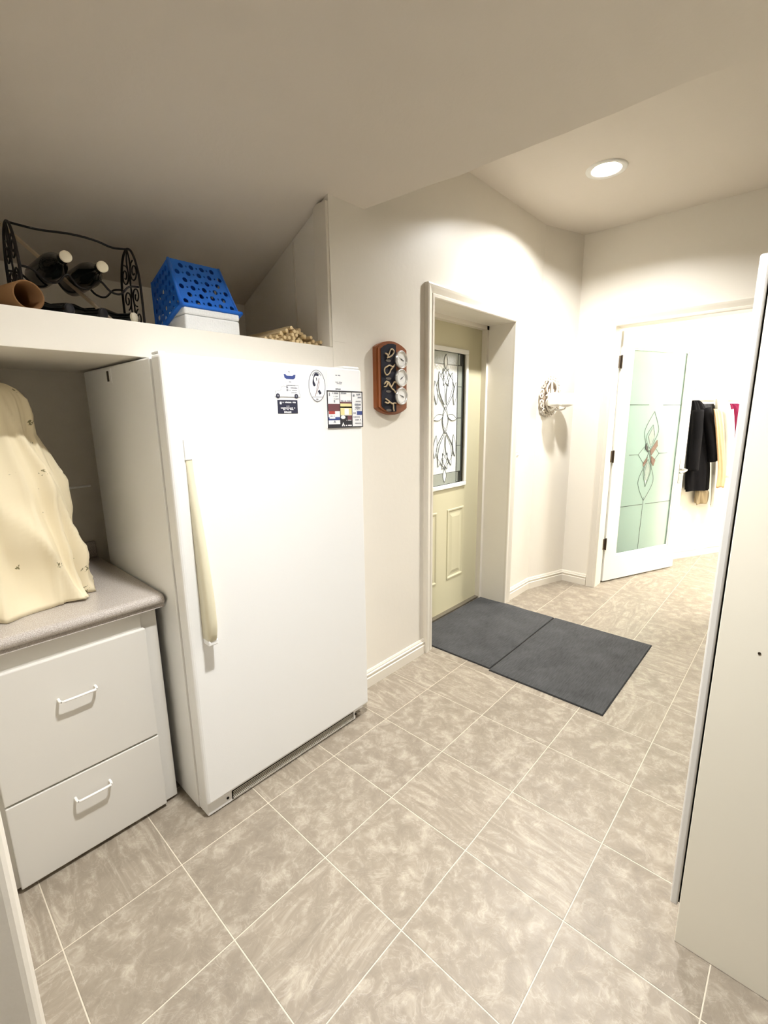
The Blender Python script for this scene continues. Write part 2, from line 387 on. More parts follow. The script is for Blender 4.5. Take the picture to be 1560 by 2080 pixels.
# trims ------------------------------------------------------------------
BB = [(0, 0), (.015, 0), (.015, .052), (.011, .056), (.011, .064), (.014, .067), (.014, .074), (.009, .079), (.009, .084), (.004, .094), (0, .094)]
def baseboard(name, p, q, m=TRIM):
    """profile swept from p to q; the room lies on the right of p->q"""
    p = Vector(p); q = Vector(q); t = (q-p).normalized(); n = Vector((t.y, -t.x, 0)); bm = bmesh.new()
    loft(bm, [[tuple(a + n*u + Vector((0, 0, v))) for u, v in BB] for a in (p, q)])
    return struct(obj(name, bm, m))
baseboard('baseboard_back', (1.45, YW, 0), (2.075, YW, 0))
baseboard('baseboard_entry', (3.14, YW, 0), (KX, YW, 0))
baseboard('baseboard_angled', (KX-.003, YW, 0), (CX, CY, 0))
baseboard('baseboard_right', (XF, CY, 0), (XF, 1.262, 0))
baseboard('baseboard_coatroom', tuple(W0 + WD*(-1.6)), tuple(pw1), WHITE_ROOM)
# door casings: a moulded profile (u across, v proud) mitred round three sides
CP = [(0, 0), (0, .014), (.006, .018), (.020, .018), (.024, .014), (.050, .024), (.062, .027), (.070, .024), (.070, 0)]
def casing(name, a0, a1, ztop, plane):
    """a0<a1 inner edges; plane(a, proud, z)->xyz"""
    bm = bmesh.new(); rings = []
    for (px, pz, sx, sz) in ((a0, 0, -1, 0), (a0, ztop, -1, 1), (a1, ztop, 1, 1), (a1, 0, 1, 0)):
        rings.append([plane(px + sx*u, v, pz + sz*u) for u, v in CP])
    loft(bm, rings)
    return struct(obj(name, bm, TRIM))
casing('trim_1', 2.145, 3.07, 2.04, lambda a, v, z: (a, YW-v, z))
casing('trim_2', .245, 1.185, 2.06, lambda a, v, z: (XF-v, a, z))
# niche side: boxed post edge and a thin batten on the side wall above the shelf
struct(obj('trim_3', box(1.406, 1.42, YW+.002, 1.685, 1.726, 2.30, .002), TRIM), 'narrow boxed edge of the niche opening')
struct(obj('trim_4', box(1.414, 1.42, 1.838, 1.846, 1.726, 2.20), TRIM))
struct(obj('trim_5', box(1.42, 1.497, YW-.0012, YW, 1.75, 2.31, .0006), WALL))

# ------------------------------------------------------------------ lamps
def downlight(loc, tilt, label, e, k, dp):
    d = empty('recessed_downlight', loc); d.rotation_euler = (tilt, 0, 0); tag(d, label, 'downlight', 'recessed ceiling lamps')
    obj('trim_ring', lathe(bmesh.new(), [(.0715, dp), (.0715, -.001), (.080, -.006), (.104, -.007), (.108, -.001), (.108, .0005), (.0735, .0005), (.0735, dp)], 32, None, True), GLASSFRAME, d, True)
    m = mat('downlight_lens_%d' % k, (255, 250, 240), .5, emit=(1, .998, .988), estr=e)
    obj('lens', lathe(bmesh.new(), [(.071, dp-.001), (.071, dp-.004), (.060, dp-.0055)], 32), m, d)
downlight((2.974, 1.032, ZC), 0, 'round recessed downlight glowing in the higher ceiling over the entry', DOWNLIGHT_E, 1, .047)
downlight((.72, .64, zlow(.64)), -.155, 'round recessed downlight in the low ceiling in front of the freezer', NEARLIGHT_E, 2, .072)
ROOM2 = mat('coatroom_lamp_lit', (255, 250, 240), .5, emit=(1, .985, .95), estr=ROOM2_E)
for k, (x, y) in enumerate(((4.75, -.25), (6.0, -.5))):
    d = empty('coatroom_lamp', (x, y, 2.5))
    tag(d, ('flush lamp on the coat room ceiling near the glass door', 'flush lamp on the coat room ceiling in front of the coats')[k], 'ceiling lamp', 'coat room lamps')
    obj('base_ring', lathe(bmesh.new(), [(.20, 0), (.20, -.02), (.18, -.025)], 32), GLASSFRAME, d, True)
    obj('dome', lathe(bmesh.new(), [(.18, -.022), (.17, -.05), (.11, -.085), (.0, -.10)], 32), ROOM2, d, True)

# ------------------------------------------------------------------ built-in shelf above freezer
sh = obj('built_in_shelf', box(.05, 1.42, YW, YN, 1.62, 1.725, .002), WALL)
tag(sh, 'thick cream painted ledge shelf above the freezer', 'shelf')

# ------------------------------------------------------------------ upright freezer
fz = empty('upright_freezer', (1.0125, 1.80, 0)); tag(fz, 'tall white upright freezer standing in the wall niche', 'freezer')
def fpart(name, bm, m, parent=fz, smooth=False):
    o = obj(name, bm, m, None, smooth); o.parent = parent
    o.matrix_parent_inverse = Matrix.Translation(-Vector((1.0125, 1.80, 0))); return o
X0, X1 = .600, 1.425
fpart('body', box(X0, X1, 1.512, 2.16, .0, 1.612, .006), FRZ)
fpart('gasket', box(X0+.012, X1-.012, 1.500, 1.514, .065, 1.600), GREYGAP)
dr = fpart('door', box(X0-.002, X1, 1.43, 1.500, .058, 1.618, .012, 3), FRZ)
def dpart(name, bm, m, smooth=False):
    o = obj(name, bm, m, None, smooth); o.parent = dr; return o
# bowed handle: flat blade standing proud of the door
def hz(t): return 1.352 - t*(1.352-.70)
bm = bmesh.new(); rings = []
HO = [(0, .001), (.10, .005), (.2, .013), (.35, .028), (.5, .041), (.65, .051), (.8, .058), (.9, .058), (.95, .054), (1, .044)]
def hoff(t):
    for (a, va), (b_, vb) in zip(HO, HO[1:]):
        if a <= t <= b_: return va + (vb-va)*(t-a)/(b_-a)
for k in range(33):
    t = k/32; z = hz(t); off = hoff(t); wd_ = .020 + .010*t; cx = .643; rr_ = min(.006, off*.5)
    rings.append([(cx, 1.4305, z), (cx, 1.43-off+rr_, z), (cx+rr_, 1.43-off, z), (cx+wd_-rr_, 1.43-off, z), (cx+wd_, 1.43-off+rr_, z), (cx+wd_, 1.4305, z)])
loft(bm, rings); hnd = dpart('handle', bm, FRZ_HANDLE, True)
hnd['label'] = 'long bowed cream plastic handle'
dpart('handle_mount', box(.642, .676, 1.388, 1.431, .682, .702, .004), FRZ)
dpart('handle_mount', box(.641, .664, 1.424, 1.431, 1.30, 1.365, .002), FRZ)
kp = fpart('kick_plate', bx(box(X0+.004, X1-.075, 1.446, 1.513, .004, .056, .004), X1-.075, X1-.004, 1.47, 1.513, .02, .056), FRZ)
gr = obj('grille_recess', box(.700, 1.335, 1.4445, 1.4475, .012, .048, .0012), DARK); gr.parent = kp
for k in range(5):
    o = obj('grille_slat', box(.704, 1.331, 1.4430, 1.4452, .0148+k*.0068, .0172+k*.0068), mat('grille_plastic', (226, 219, 206), .5)); o.parent = kp
for x in (.683, 1.349):
    o = obj('screw', lathe(bmesh.new(), [(.005, 0), (.005, .002), (.003, .003)], 10, Matrix.Translation((x, 1.446, .03)) @ Matrix.Rotation(R(90), 4, 'X')), DARK); o.parent = kp
lp = fpart('side_plate', box(X0-.003, X0+.001, 1.850, 1.892, 1.553, 1.604, .001), FRZ)
o = obj('finger_slot', box(X0-.0042, X0-.002, 1.868, 1.887, 1.560, 1.596, .0008), HINGE); o.parent = lp
fpart('hinge_cover', box(1.33, 1.42, 1.44, 1.53, 1.618, 1.628, .004), FRZ)
fpart('hinge_cover', box(.603, .625, 1.45, 1.50, 1.617, 1.624, .002), FRZ)

# ------------------------------------------------------------------ things on the freezer door
YD = 1.43
def slab(bm, x0, x1, z0, z1, y=YD, t=.001): return bx(bm, x0, x1, y-t, y, z0, z1)
def strips(bm, rows, y):
    """rows of little blocks standing in for unreadable print: (x0,x1,z,h,n)"""
    rnd = random.Random(3)
    for x0, x1, z, h, n in rows:
        wdt = (x1-x0)/n
        for k in range(n):
            if rnd.random() < .14: continue
            bx(bm, x0+k*wdt+wdt*.12, x0+(k+1)*wdt-wdt*.08, y-.0004, y, z-h/2*rnd.uniform(.6, 1), z+h/2*rnd.uniform(.6, 1))
    return bm
# round-ended blue badge magnet
t = empty('badge_magnet', (1.055, YD, 1.555)); tag(t, 'small white magnet with blue winged banner above the truck magnet', 'magnet')
def mpart(name, bm, m, root):
    o = obj(name, bm, m); o.parent = root
    if name in ('lettering', 'mark', 'emblem', 'slash', 'border_line', 'outline', 'frame'): o['kind'] = 'stuff'
    o.matrix_parent_inverse = Matrix.Translation(-Vector(root.location)); return o
mpart('backing', prism(bmesh.new(), [(1.055+.026*math.cos(a*math.pi/12), 1.570+.026*math.sin(a*math.pi/12)) for a in range(24)], 'y', YD-.001, YD), PAPER, t)
mpart('blue_banner', prism(bmesh.new(), [(1.029, 1.579), (1.036, 1.579), (1.043, 1.574), (1.067, 1.574), (1.073, 1.579), (1.081, 1.579), (1.078, 1.567), (1.070, 1.563), (1.040, 1.563), (1.032, 1.567)], 'y', YD-.0016, YD-.001), INKBLUE, t)
mpart('mark', strips(strips(bmesh.new(), [(1.048, 1.062, 1.588, .004, 3)], YD-.001), [(1.050, 1.060, 1.553, .004, 2), (1.030, 1.078, 1.540, .003, 7)], YD-.001), INKGREY, t)
# truck shaped magnet
t = empty('truck_magnet', (1.042, YD, 1.50)); tag(t, 'white pickup truck shaped magnet with two dark wheels', 'magnet')
body = [(.988, 1.508), (.990, 1.519), (1.012, 1.522), (1.016, 1.534), (1.026, 1.538), (1.038, 1.536), (1.042, 1.536), (1.044, 1.541), (1.092, 1.541), (1.094, 1.516), (1.098, 1.508), (1.098, 1.500), (.986, 1.500)]
mpart('truck_body', prism(bmesh.new(), body, 'y', YD-.0012, YD), PAPER, t)
bm = bmesh.new(); tube(bm, [(x, YD-.0013, z) for x, z in body], .0005, 4, True); mpart('outline', bm, INKGREY, t)
for x in (.999, 1.080):
    wh = mpart('wheel', lathe(bmesh.new(), [(.0085, 0), (.0085, .0018)], 16, Matrix.Translation((x, YD, 1.503)) @ Matrix.Rotation(R(90), 4, 'X')), NAVY, t)
    h_ = obj('hub', lathe(bmesh.new(), [(.0035, 0), (.0035, .0022)], 10, Matrix.Translation((x, YD, 1.503)) @ Matrix.Rotation(R(90), 4, 'X')), INKGREY, None); h_.parent = wh
mpart('lettering', strips(bmesh.new(), [(1.036, 1.046, 1.533, .007, 1), (1.036, 1.046, 1.524, .009, 1), (1.050, 1.086, 1.532, .005, 6), (1.050, 1.084, 1.524, .003, 6), (1.052, 1.082, 1.515, .003, 5)], YD-.0012), INKGREY, t)
# dark card magnet
t = empty('business_card_magnet', (1.04, YD, 1.44)); tag(t, 'dark navy business card magnet with white print', 'magnet')
mpart('card', slab(bmesh.new(), .996, 1.084, 1.4405, 1.4885), NAVY, t)
mpart('lettering', strips(bmesh.new(), [(1.004, 1.014, 1.478, .012, 1), (1.017, 1.076, 1.4805, .0055, 12), (1.034, 1.046, 1.467, .004, 3), (1.008, 1.072, 1.460, .0048, 13), (1.018, 1.064, 1.4545, .0042, 9), (1.022, 1.062, 1.4455, .0065, 10)], YD-.001), PAPER, t)
# oval magnet with dark curved emblem
t = empty('oval_magnet', (1.181, YD, 1.484)); tag(t, 'white oval magnet with navy curved emblem and slash', 'magnet')
oc = (1.181, 1.544)
ov = [(oc[0]+.0425*math.cos(a*math.pi/20), oc[1]+.0605*math.sin(a*math.pi/20)) for a in range(40)]
mpart('oval', prism(bmesh.new(), ov, 'y', YD-.001, YD), PAPER, t)
bm = bmesh.new(); tube(bm, [(oc[0]+.040*math.cos(a*math.pi/20), YD-.0011, oc[1]+.058*math.sin(a*math.pi/20)) for a in range(40)], .0009, 5, True)
tube(bm, [(1.154, YD-.0011, 1.502), (1.208, YD-.0011, 1.502)], .0006, 4); mpart('border_line', bm, NAVY, t)
bm = bmesh.new()
tube(bm, smooth_pts([(1.190, YD-.0011, 1.583), (1.176, YD-.0011, 1.586), (1.166, YD-.0011, 1.574), (1.164, YD-.0011, 1.556), (1.170, YD-.0011, 1.543)], 5), lambda q: .0042+.0022*math.sin(q*9), 6)
tube(bm, [(1.188, YD-.0011, 1.527), (1.197, YD-.0011, 1.514)], .0062, 6); bmesh.ops.scale(bm, vec=(1, .08, 1), space=Matrix.Translation((0, -YD+.0011, 0)), verts=bm.verts[:])
tube(bm, [(1.178, YD-.0012, 1.574), (1.180, YD-.0012, 1.563)], .0016, 5)
mpart('emblem', bm, NAVY, t)
bm = bmesh.new(); tube(bm, [(1.192, YD-.0012, 1.572), (1.171, YD-.0012, 1.505)], .0009, 5); tube(bm, [(1.194, YD-.0012, 1.560), (1.178, YD-.0012, 1.512)], .0006, 5); mpart('slash', bm, INKMAROON, t)
bm = bmesh.new()
for k in range(11):
    a = R(130-8*k); x, z = oc[0]+.0315*math.cos(a), oc[1]+.050*math.sin(a); bx(bm, x-.0017, x+.0017, YD-.0014, YD-.001, z-.002, z+.002)
strips(bm, [(1.174, 1.190, 1.4935, .007, 3)], YD-.001); mpart('lettering', bm, INKGREY, t)
# white sheet with four lines
t = empty('notice_sheet', (1.31, YD, 1.525)); tag(t, 'plain white paper sheet with a few print lines behind the advert board', 'paper')
mpart('sheet', slab(bmesh.new(), 1.232, 1.412, 1.50, 1.612, YD, .0006), PAPER, t)
mpart('lettering', strips(bmesh.new(), [(1.277, 1.303, 1.588, .006, 6), (1.276, 1.312, 1.562, .0035, 8), (1.278, 1.310, 1.556, .003, 7), (1.275, 1.303, 1.535, .008, 5)], YD-.0006), INKGREY, t)
# advert board
t = empty('advert_board', (1.325, YD, 1.382)); tag(t, 'square advert board with dark frame and coloured blocks on freezer door', 'notice board')
x0, x1, z0, z1 = 1.226, 1.423, 1.382, 1.529; YB = YD-.003
mpart('panel', bx(bmesh.new(), x0, x1, YB, YD, z0, z1, .0006, 1), PAPER, t)
bm = bmesh.new(); e = .0045
for q in ((x0, x1, z0, z0+e), (x0, x1, z1-e, z1), (x0, x0+e, z0, z1), (x1-e, x1, z0, z1)): bx(bm, q[0], q[1], YB-.001, YB, q[2], q[3])
bx(bm, x0+.067, x0+.0695, YB-.0008, YB, z0, z1); bx(bm, x0+.133, x0+.1355, YB-.0008, YB, z0, z1)
mpart('frame', bm, INKBLACK, t)
def ad(name, m, u0, u1, v0, v1): mpart(name, bx(bmesh.new(), x0+u0, x0+u1, YB-.0005, YB, z1-v1, z1-v0), m, t)
ad('advert_block', INKMAROON, .0045, .067, .052, .080); ad('advert_block', INKRED, .008, .040, .080, .092); ad('advert_block', INKBLUE, .0045, .067, .104, .116)
ad('advert_block', INKBLACK, .0045, .067, .132, .1425); ad('advert_block', INKYELLOW, .0695, .133, .050, .096); ad('advert_block', INKBLACK, .0695, .133, .062, .068)
ad('advert_block', INKBLACK, .0695, .133, .098, .1425); ad('advert_block', INKBLUE, .163, .1925, .080, .096); ad('advert_block', INKMAROON, .0695, .133, .044, .050)
def adp(name, m, u0, u1, v0, v1): mpart(name, bx(bmesh.new(), x0+u0, x0+u1, YB-.0009, YB-.0005, z1-v1, z1-v0), m, t)
adp('advert_block', PAPER, .092, .116, .070, .095); adp('advert_block', INKMAROON, .108, .132, .099, .118); adp('advert_block', PAPER, .010, .040, .096, .110)
mpart('roof_emblem', prism(bmesh.new(), [(x0+.074, z0+.006), (x0+.083, z0+.022), (x0+.092, z0+.006), (x0+.086, z0+.006), (x0+.083, z0+.013), (x0+.079, z0+.006)], 'y', YB-.0011, YB-.0005), PAPER, t)
mpart('round_emblem', prism(bmesh.new(), [(x0+.083+.013*math.cos(a*.4), z1-.105+.007*math.sin(a*.4)) for a in range(15)], 'y', YB-.0011, YB-.0005), PAPER, t)
mpart('roof_emblem', prism(bmesh.new(), [(x0+.030, z0+.020), (x0+.037, z0+.031), (x0+.044, z0+.020), (x0+.040, z0+.020), (x0+.037, z0+.026), (x0+.034, z0+.020)], 'y', YB-.0011, YB-.0005), INKGREY, t)
bm = strips(bmesh.new(), [(x0+.010, x0+.016, z1-.015, .016, 1), (x0+.028, x0+.060, z1-.010, .006, 7), (x0+.034, x0+.058, z1-.022, .003, 5), (x0+.036, x0+.062, z1-.032, .003, 6), (x0+.034, x0+.042, z1-.042, .010, 1), (x0+.074, x0+.104, z1-.009, .006, 7), (x0+.078, x0+.083, z1-.026, .018, 1), (x0+.072, x0+.128, z1-.040, .005, 11),
    (x0+.140, x0+.150, z1-.018, .010, 2), (x0+.160, x0+.188, z1-.012, .007, 6), (x0+.164, x0+.188, z1-.024, .006, 6), (x0+.156, x0+.186, z1-.040, .004, 6), (x0+.150, x0+.186, z1-.054, .010, 7), (x0+.152, x0+.184, z1-.066, .008, 6), (x0+.150, x0+.182, z1-.074, .003, 6), (x0+.140, x0+.156, z1-.088, .006, 3), (x0+.140, x0+.190, z1-.104, .005, 9), (x0+.140, x0+.190, z1-.116, .005, 9), (x0+.150, x0+.186, z1-.130, .004, 6), (x0+.014, x0+.036, z1-.100, .004, 5)], YB-.0009)
mpart('lettering', bm, INKGREY, t)
mpart('lettering', strips(bmesh.new(), [(x0+.096, x0+.130, z0+.009, .006, 8), (x0+.100, x0+.128, z0+.030, .003, 6)], YB-.0009), PAPER, t)

# ------------------------------------------------------------------ drawer cabinet + countertop
cb = empty('drawer_cabinet', (.31, 1.93, 0)); tag(cb, 'white two-drawer base cabinet beside the freezer', 'cabinet')
def cpart(name, bm, m, parent=None, smooth=False):
    o = obj(name, bm, m, None, smooth)
    if parent: o.parent = parent
    else: o.parent = cb; o.matrix_parent_inverse = Matrix.Translation(-Vector((.31, 1.93, 0)))
    if parent: o.matrix_parent_inverse = Matrix.Identity(4)
    return o
cpart('body', bx(box(.052, .572, 1.628, YN-.01, .012, .787, .002), .06, .565, 1.66, YN-.02, 0, .02), CABW)
cpart('top_rail', box(.086, .518, 1.622, 1.629, .722, .787, .001), CABW)
for z0_, z1_, hz_ in ((.312, .722, .585), (.016, .305, .230)):
    d1 = cpart('drawer', box(.086, .5255, 1.609, 1.628, z0_, z1_, .003), CABW)
    pts = [(.255, 1.612, hz_), (.255, 1.592, hz_), (.259, 1.585, hz_), (.266, 1.582, hz_), (.344, 1.582, hz_), (.351, 1.585, hz_), (.355, 1.592, hz_), (.355, 1.612, hz_)]
    hd = obj('handle', tube(bmesh.new(), smooth_pts(pts, 3), .0042, 8), HANDLEW, None, True); hd.parent = d1; hd.matrix_parent_inverse = d1.matrix_parent_inverse.copy()
    d1.matrix_parent_inverse = Matrix.Translation(-Vector((.31, 1.93, 0))); hd.matrix_parent_inverse = Matrix.Identity(4)
ct = empty('countertop', (.32, 1.93, .787)); tag(ct, 'grey speckled laminate countertop with rounded front edge', 'countertop')
prof = [(YN-.002, .787), (1.592, .787)] + [(1.604-.022*math.cos(a*math.pi/10), .815+.018*math.sin(a*math.pi/10)) for a in range(-4, 6)] + [(YN-.002, .833)]
o = obj('worktop', prism(bmesh.new(), prof, 'x', .052, .590), LAMINATE); o.parent = ct; o.matrix_parent_inverse = Matrix.Translation(-Vector((.32, 1.93, .787)))
o = obj('backsplash', box(.052, .585, YN-.022, YN-.002, .834, .905, .003), LAMINATE); o.parent = ct; o.matrix_parent_inverse = Matrix.Translation(-Vector((.32, 1.93, .787)))

# ------------------------------------------------------------------ covered machine
cv = empty('covered_machine', (.25, 1.93, .834)); tag(cv, 'tall machine under a draped cream cloth with small sprigs on countertop', 'cloth cover')
ZP = [(.0, .205), (.05, .195), (.12, .187), (.22, .180), (.38, .165), (.47, .140), (.55, .112), (.62, .112), (.66, .106), (.69, .085), (.71, .055), (.722, .012)]
def hxz(z):
    for (a, ra), (b_, rb) in zip(ZP, ZP[1:]):
        if a <= z <= b_: return ra + (rb-ra)*(z-a)/(b_-a)
    return ZP[-1][1]
NA, rings = 160, []
zs = [k*.722/46 for k in range(47)]
for z in zs:
    rg = []; fz_ = 1 - z/.722
    for k in range(NA):
        a = 2*math.pi*k/NA
        c, s_ = math.cos(a), math.sin(a); e_ = .62
        ux = abs(c)**e_*math.copysign(1, c); uy = abs(s_)**e_*math.copysign(1, s_)
        h = hxz(z)
        rd = lambda v: 1-2*abs(math.sin(v))**.7
        fold = fz_**.6*(.024*rd(4*a + 7.5*z + .9) + .015*rd(7.5*a + 3*z + .3) + .006*math.sin(21*a + 14*z))
        fold += .007*math.sin(9*z*3 + 3*a)*min(1, z*5)*fz_
        hem = .012*max(0, 1-z/.05)*math.sin(11*a)
        rr = 1 + (fold+hem)/max(.08, h)*(.8 if z < .66 else .3)
        x = h*ux*rr; y = (h+.012)*uy*rr
        x = max(x, -.196)
        rg.append((x, y, z + (.004+.004*math.sin(5*a) if z == 0 else 0) + .0))
    rings.append(rg)
cl = obj('cloth', loft(bmesh.new(), rings), COTTON, cv, True)
bm = bmesh.new(); tube(bm, [(.14, .10, .336), (.20, .16, .334), (.24, .19, .332), (.315, .22, .330)], lambda q: .014 if q < .3 else (.009 if q < .5 else .0042), 8); obj('protruding_rod', bm, HANDLEW, cv, True)

# ------------------------------------------------------------------ shelf contents
ZSH = 1.726
# wine rack
rk = empty('wine_rack', (.535, 1.86, ZSH)); tag(rk, 'black wrought iron wine rack with scrolled arch ends on shelf', 'wine rack')
def arch(x):
    bm = bmesh.new(); y0, y1 = -.085, .085
    pts = [(x, y0, 0), (x, y0, .15), (x, y0+.015, .22), (x, y0+.045, .268), (x, 0, .285), (x, y1-.045, .268), (x, y1-.015, .22), (x, y1, .15), (x, y1, 0)]
    tube(bm, smooth_pts(pts, 5), .0042, 6); return bm
def scrolls(x):
    bm = bmesh.new()
    def spiral(cy, cz, r0, turns, a0, sgn):
        P = []
        for k in range(22):
            q = k/21; a = a0 + sgn*q*turns*2*math.pi; r = r0*(1-.78*q); P.append((x, cy + r*math.cos(a), cz + r*math.sin(a)))
        tube(bm, P, .0026, 5)
    for sg in (-1, 1):
        spiral(sg*.040, .205, .036, 1.6, R(90), sg); spiral(sg*.040, .125, .034, 1.4, R(-90), -sg); spiral(sg*.042, .052, .030, 1.4, R(90), sg)
        tube(bm, smooth_pts([(x, 0, .285), (x, sg*.014, .24), (x, 0, .165), (x, sg*.014, .09), (x, 0, .0)], 5), .0026, 5)
    return bm
for x in (-.168, .168):
    a = obj('arch_end', arch(x), BLACKIRON, rk, True); s2 = obj('scrollwork', scrolls(x), BLACKIRON, a, True)
def wire(pts, r=.0035): return obj('wire', tube(bmesh.new(), smooth_pts(pts, 6), r, 6), BLACKIRON, rk, True)
wire([(-.168, 0, .285), (-.09, 0, .283), (0, 0, .292), (.07, 0, .290), (.12, 0, .280), (.168, 0, .285)])
for y, z in ((-.07, .150), (.075, .165)):
    wire([(-.168, y, z), (-.135, y, z-.004), (-.105, y, z-.030), (-.075, y, z-.030), (-.045, y, z-.002), (-.02, y, z-.03), (.01, y, z-.034), (.045, y, z-.004), (.075, y, z-.03), (.105, y, z-.034), (.135, y, z-.006), (.168, y, z)])
for y in (-.07, .07): wire([(-.168, y, .006), (0, y, .006), (.168, y, .006)])
# bottles
BP = [(.0, 0), (.030, 0), (.0372, .004), (.0378, .012), (.0378, .175), (.034, .198), (.022, .225), (.0155, .245), (.0145, .285), (.0158, .288), (.0158, .298), (.0140, .300)]
bme = None
FOIL = mat('dark_foil', (44, 42, 44), .4)
def bottle(base, head, label, name='wine_bottle', dark=False):
    """bottle with its base centre at base, axis towards head"""
    global bme
    t = empty(name, base); ax = (Vector(head)-Vector(base)).normalized()
    t.rotation_euler = ax.to_track_quat('Z', 'Y').to_euler()
    if bme is None:
        a = obj('glass', lathe(bmesh.new(), BP, 28), BOTTLE, t, True); b_ = obj('cap', lathe(bmesh.new(), [(.0152, .296), (.0162, .297), (.0162, .304), (.0148, .3055), (.003, .306)], 20), CORK, t, True)
        bme = (a, b_)
    else:
        for q in bme:
            o = q.copy(); COL.objects.link(o); o.parent = t
            if dark and q is bme[1]: o.data = o.data.copy(); o.data.materials[0] = FOIL
    tag(t, label, 'bottle', 'wine bottles on the shelf'); return t
def bott(capx, capy, capz, dx, dz, label):
    dirv = Vector((dx, -1, dz)).normalized(); head = Vector((capx, capy, capz)); base = head - dirv*.306
    return bottle(tuple(base), tuple(head), label)
bott(.470, 1.70, 1.903, .03, .0, 'dark wine bottle with pale cap, upper left on the rack')
bott(.567, 1.70, 1.895, .03, .0, 'dark wine bottle with pale cap, upper right on the rack')
bottle((.494, 1.999, ZSH+.0385), (.663, 1.745, ZSH+.0385), 'dark wine bottle low on the shelf, pale cap pointing out beside the basket')
bottle((.400, 1.999, ZSH+.0385), (.569, 1.745, ZSH+.0385), 'dark wine bottle low under the rack with dark foil cap, between two others', dark=True)
bottle((.306, 1.999, ZSH+.0385), (.475, 1.745, ZSH+.0385), 'dark wine bottle low under the rack beside the cardboard tube', dark=True)
# cardboard tube
bm = bmesh.new(); n = 28; prof = [(.0395, 0), (.0395, .24), (.0005, .24), (.0005, .235), (.0345, .23), (.0345, .0)]; rings = []
for r, z in prof: rings.append([(r*math.cos(2*math.pi*k/n), r*math.sin(2*math.pi*k/n), z) for k in range(n)])
loft(bm, rings, False, False); bm.verts.ensure_lookup_table()
for k in range(n): bm.faces.new((bm.verts[k], bm.verts[(k+1) % n], bm.verts[5*n+(k+1) % n], bm.verts[5*n+k]))
tb = obj('cardboard_tube', bm, CARD, None, True); tb.location = (.350, 1.645, ZSH+.0396); tb.rotation_euler = Vector((-.24, .97, 0)).to_track_quat('Z', 'Y').to_euler()
tag(tb, 'brown cardboard tube with its open end at the shelf edge', 'tube')
# leaning stick
bm = bmesh.new(); p0, p1 = Vector((.60, 1.78, 1.752)), Vector((.395, 2.105, 2.082)); t_ = (p1-p0).normalized(); s_ = t_.cross(Vector((0, 0, 1))).normalized()*.008; q_ = t_.cross(s_).normalized()*.004
loft(bm, [[p+s_+q_, p-s_+q_, p-s_-q_, p+s_-q_] for p in (p0, p1)]); tag(obj('wooden_stick', bm, mat('stick_wood', (196, 178, 152), .7, var=.1)), 'flat wooden stick leaning behind the bottles on shelf', 'stick')
# styrofoam box
st = empty('foam_box', (.885, 1.75, ZSH)); tag(st, 'white foam box under the blue basket at the shelf edge', 'box')
o = obj('box_body', box(-.103, .104, -.118, .11, 0, .052, .006), STYRO, st); o = obj('lid', box(-.104, .105, -.119, .111, .0525, .076, .006), STYRO, st)
# basket (upside down, its back rim on the shelf, its front rim on the foam box)
bk = empty('plastic_basket', (.886, 1.640, ZSH+.0785)); bk.rotation_euler = (R(-19.5), 0, 0); tag(bk, 'upside-down blue plastic basket with round holes resting on foam box', 'basket')
WB, DB, HB, IX, IY = .108, .232, .196, .012, .035
def holes(w0, w1, h, nx, nz):
    H_ = []
    for j in range(nz):
        z = .022 + (h-.045)*j/(nz-1); wv = (w0+(w1-w0)*z/h) - .020
        n_ = nx if j % 2 == 0 else nx-1
        for i in range(n_):
            x = (-wv + 2*wv*i/(nx-1)) if j % 2 == 0 else (-wv + 2*wv*(i+.5)/(nx-1))
            H_.append((x, z, .0088, .0105))
            if i < n_-1: H_.append((x+wv/(nx-1), z, .0034, .004))
    return H_
def side(name, w0, w1, h, nx):
    me = plate_holes(name, [(-w0, 0), (w0, 0), (w1, h), (-w1, h)], holes(w0, w1, h, nx, 6), .0022); me.materials.append(BLUE); return me
hf = math.hypot(HB, IY); hs = math.hypot(HB, IX)
mf = side('side_wall', WB, WB-IX, hf, 5); ms_ = side('side_wall', DB/2, DB/2-IY, hs, 6)
for (me, loc, rx, rz) in ((mf, (0, 0, 0), math.atan2(IY, HB), 0), (mf, (0, DB, 0), math.atan2(IY, HB), math.pi), (ms_, (-WB, DB/2, 0), math.atan2(IX, HB), -math.pi/2), (ms_, (WB, DB/2, 0), math.atan2(IX, HB), math.pi/2)):
    o = bpy.data.objects.new('side_wall', me); COL.objects.link(o); o.parent = bk; o.location = loc
    o.rotation_euler = (Matrix.Rotation(rz, 3, 'Z') @ Matrix.Rotation(-rx, 3, 'X')).to_euler()
obj('base', box(-WB+IX, WB-IX, IY, DB-IY, HB-.004, HB+.001, .002), BLUE, bk)
for sx in (-1, 1):
    for (ya, yb) in ((0, IY), (DB, DB-IY)):
        obj('corner_post', tube(bmesh.new(), [(sx*(WB-.002), ya + (.002 if ya == 0 else -.002), 0), (sx*(WB-IX-.002), yb + (.002 if ya == 0 else -.002), HB)], .006, 8), BLUE, bk, True)
bm = bmesh.new(); e = .012
for q in ((-WB-e, WB+e, -e, .003), (-WB-e, WB+e, DB-.003, DB+e), (-WB-e, -WB+.003, -e, DB+e), (WB-.003, WB+e, -e, DB+e)): bx(bm, q[0], q[1], q[2], q[3], -.004, .008, .003)
obj('rim', bm, BLUE, bk)
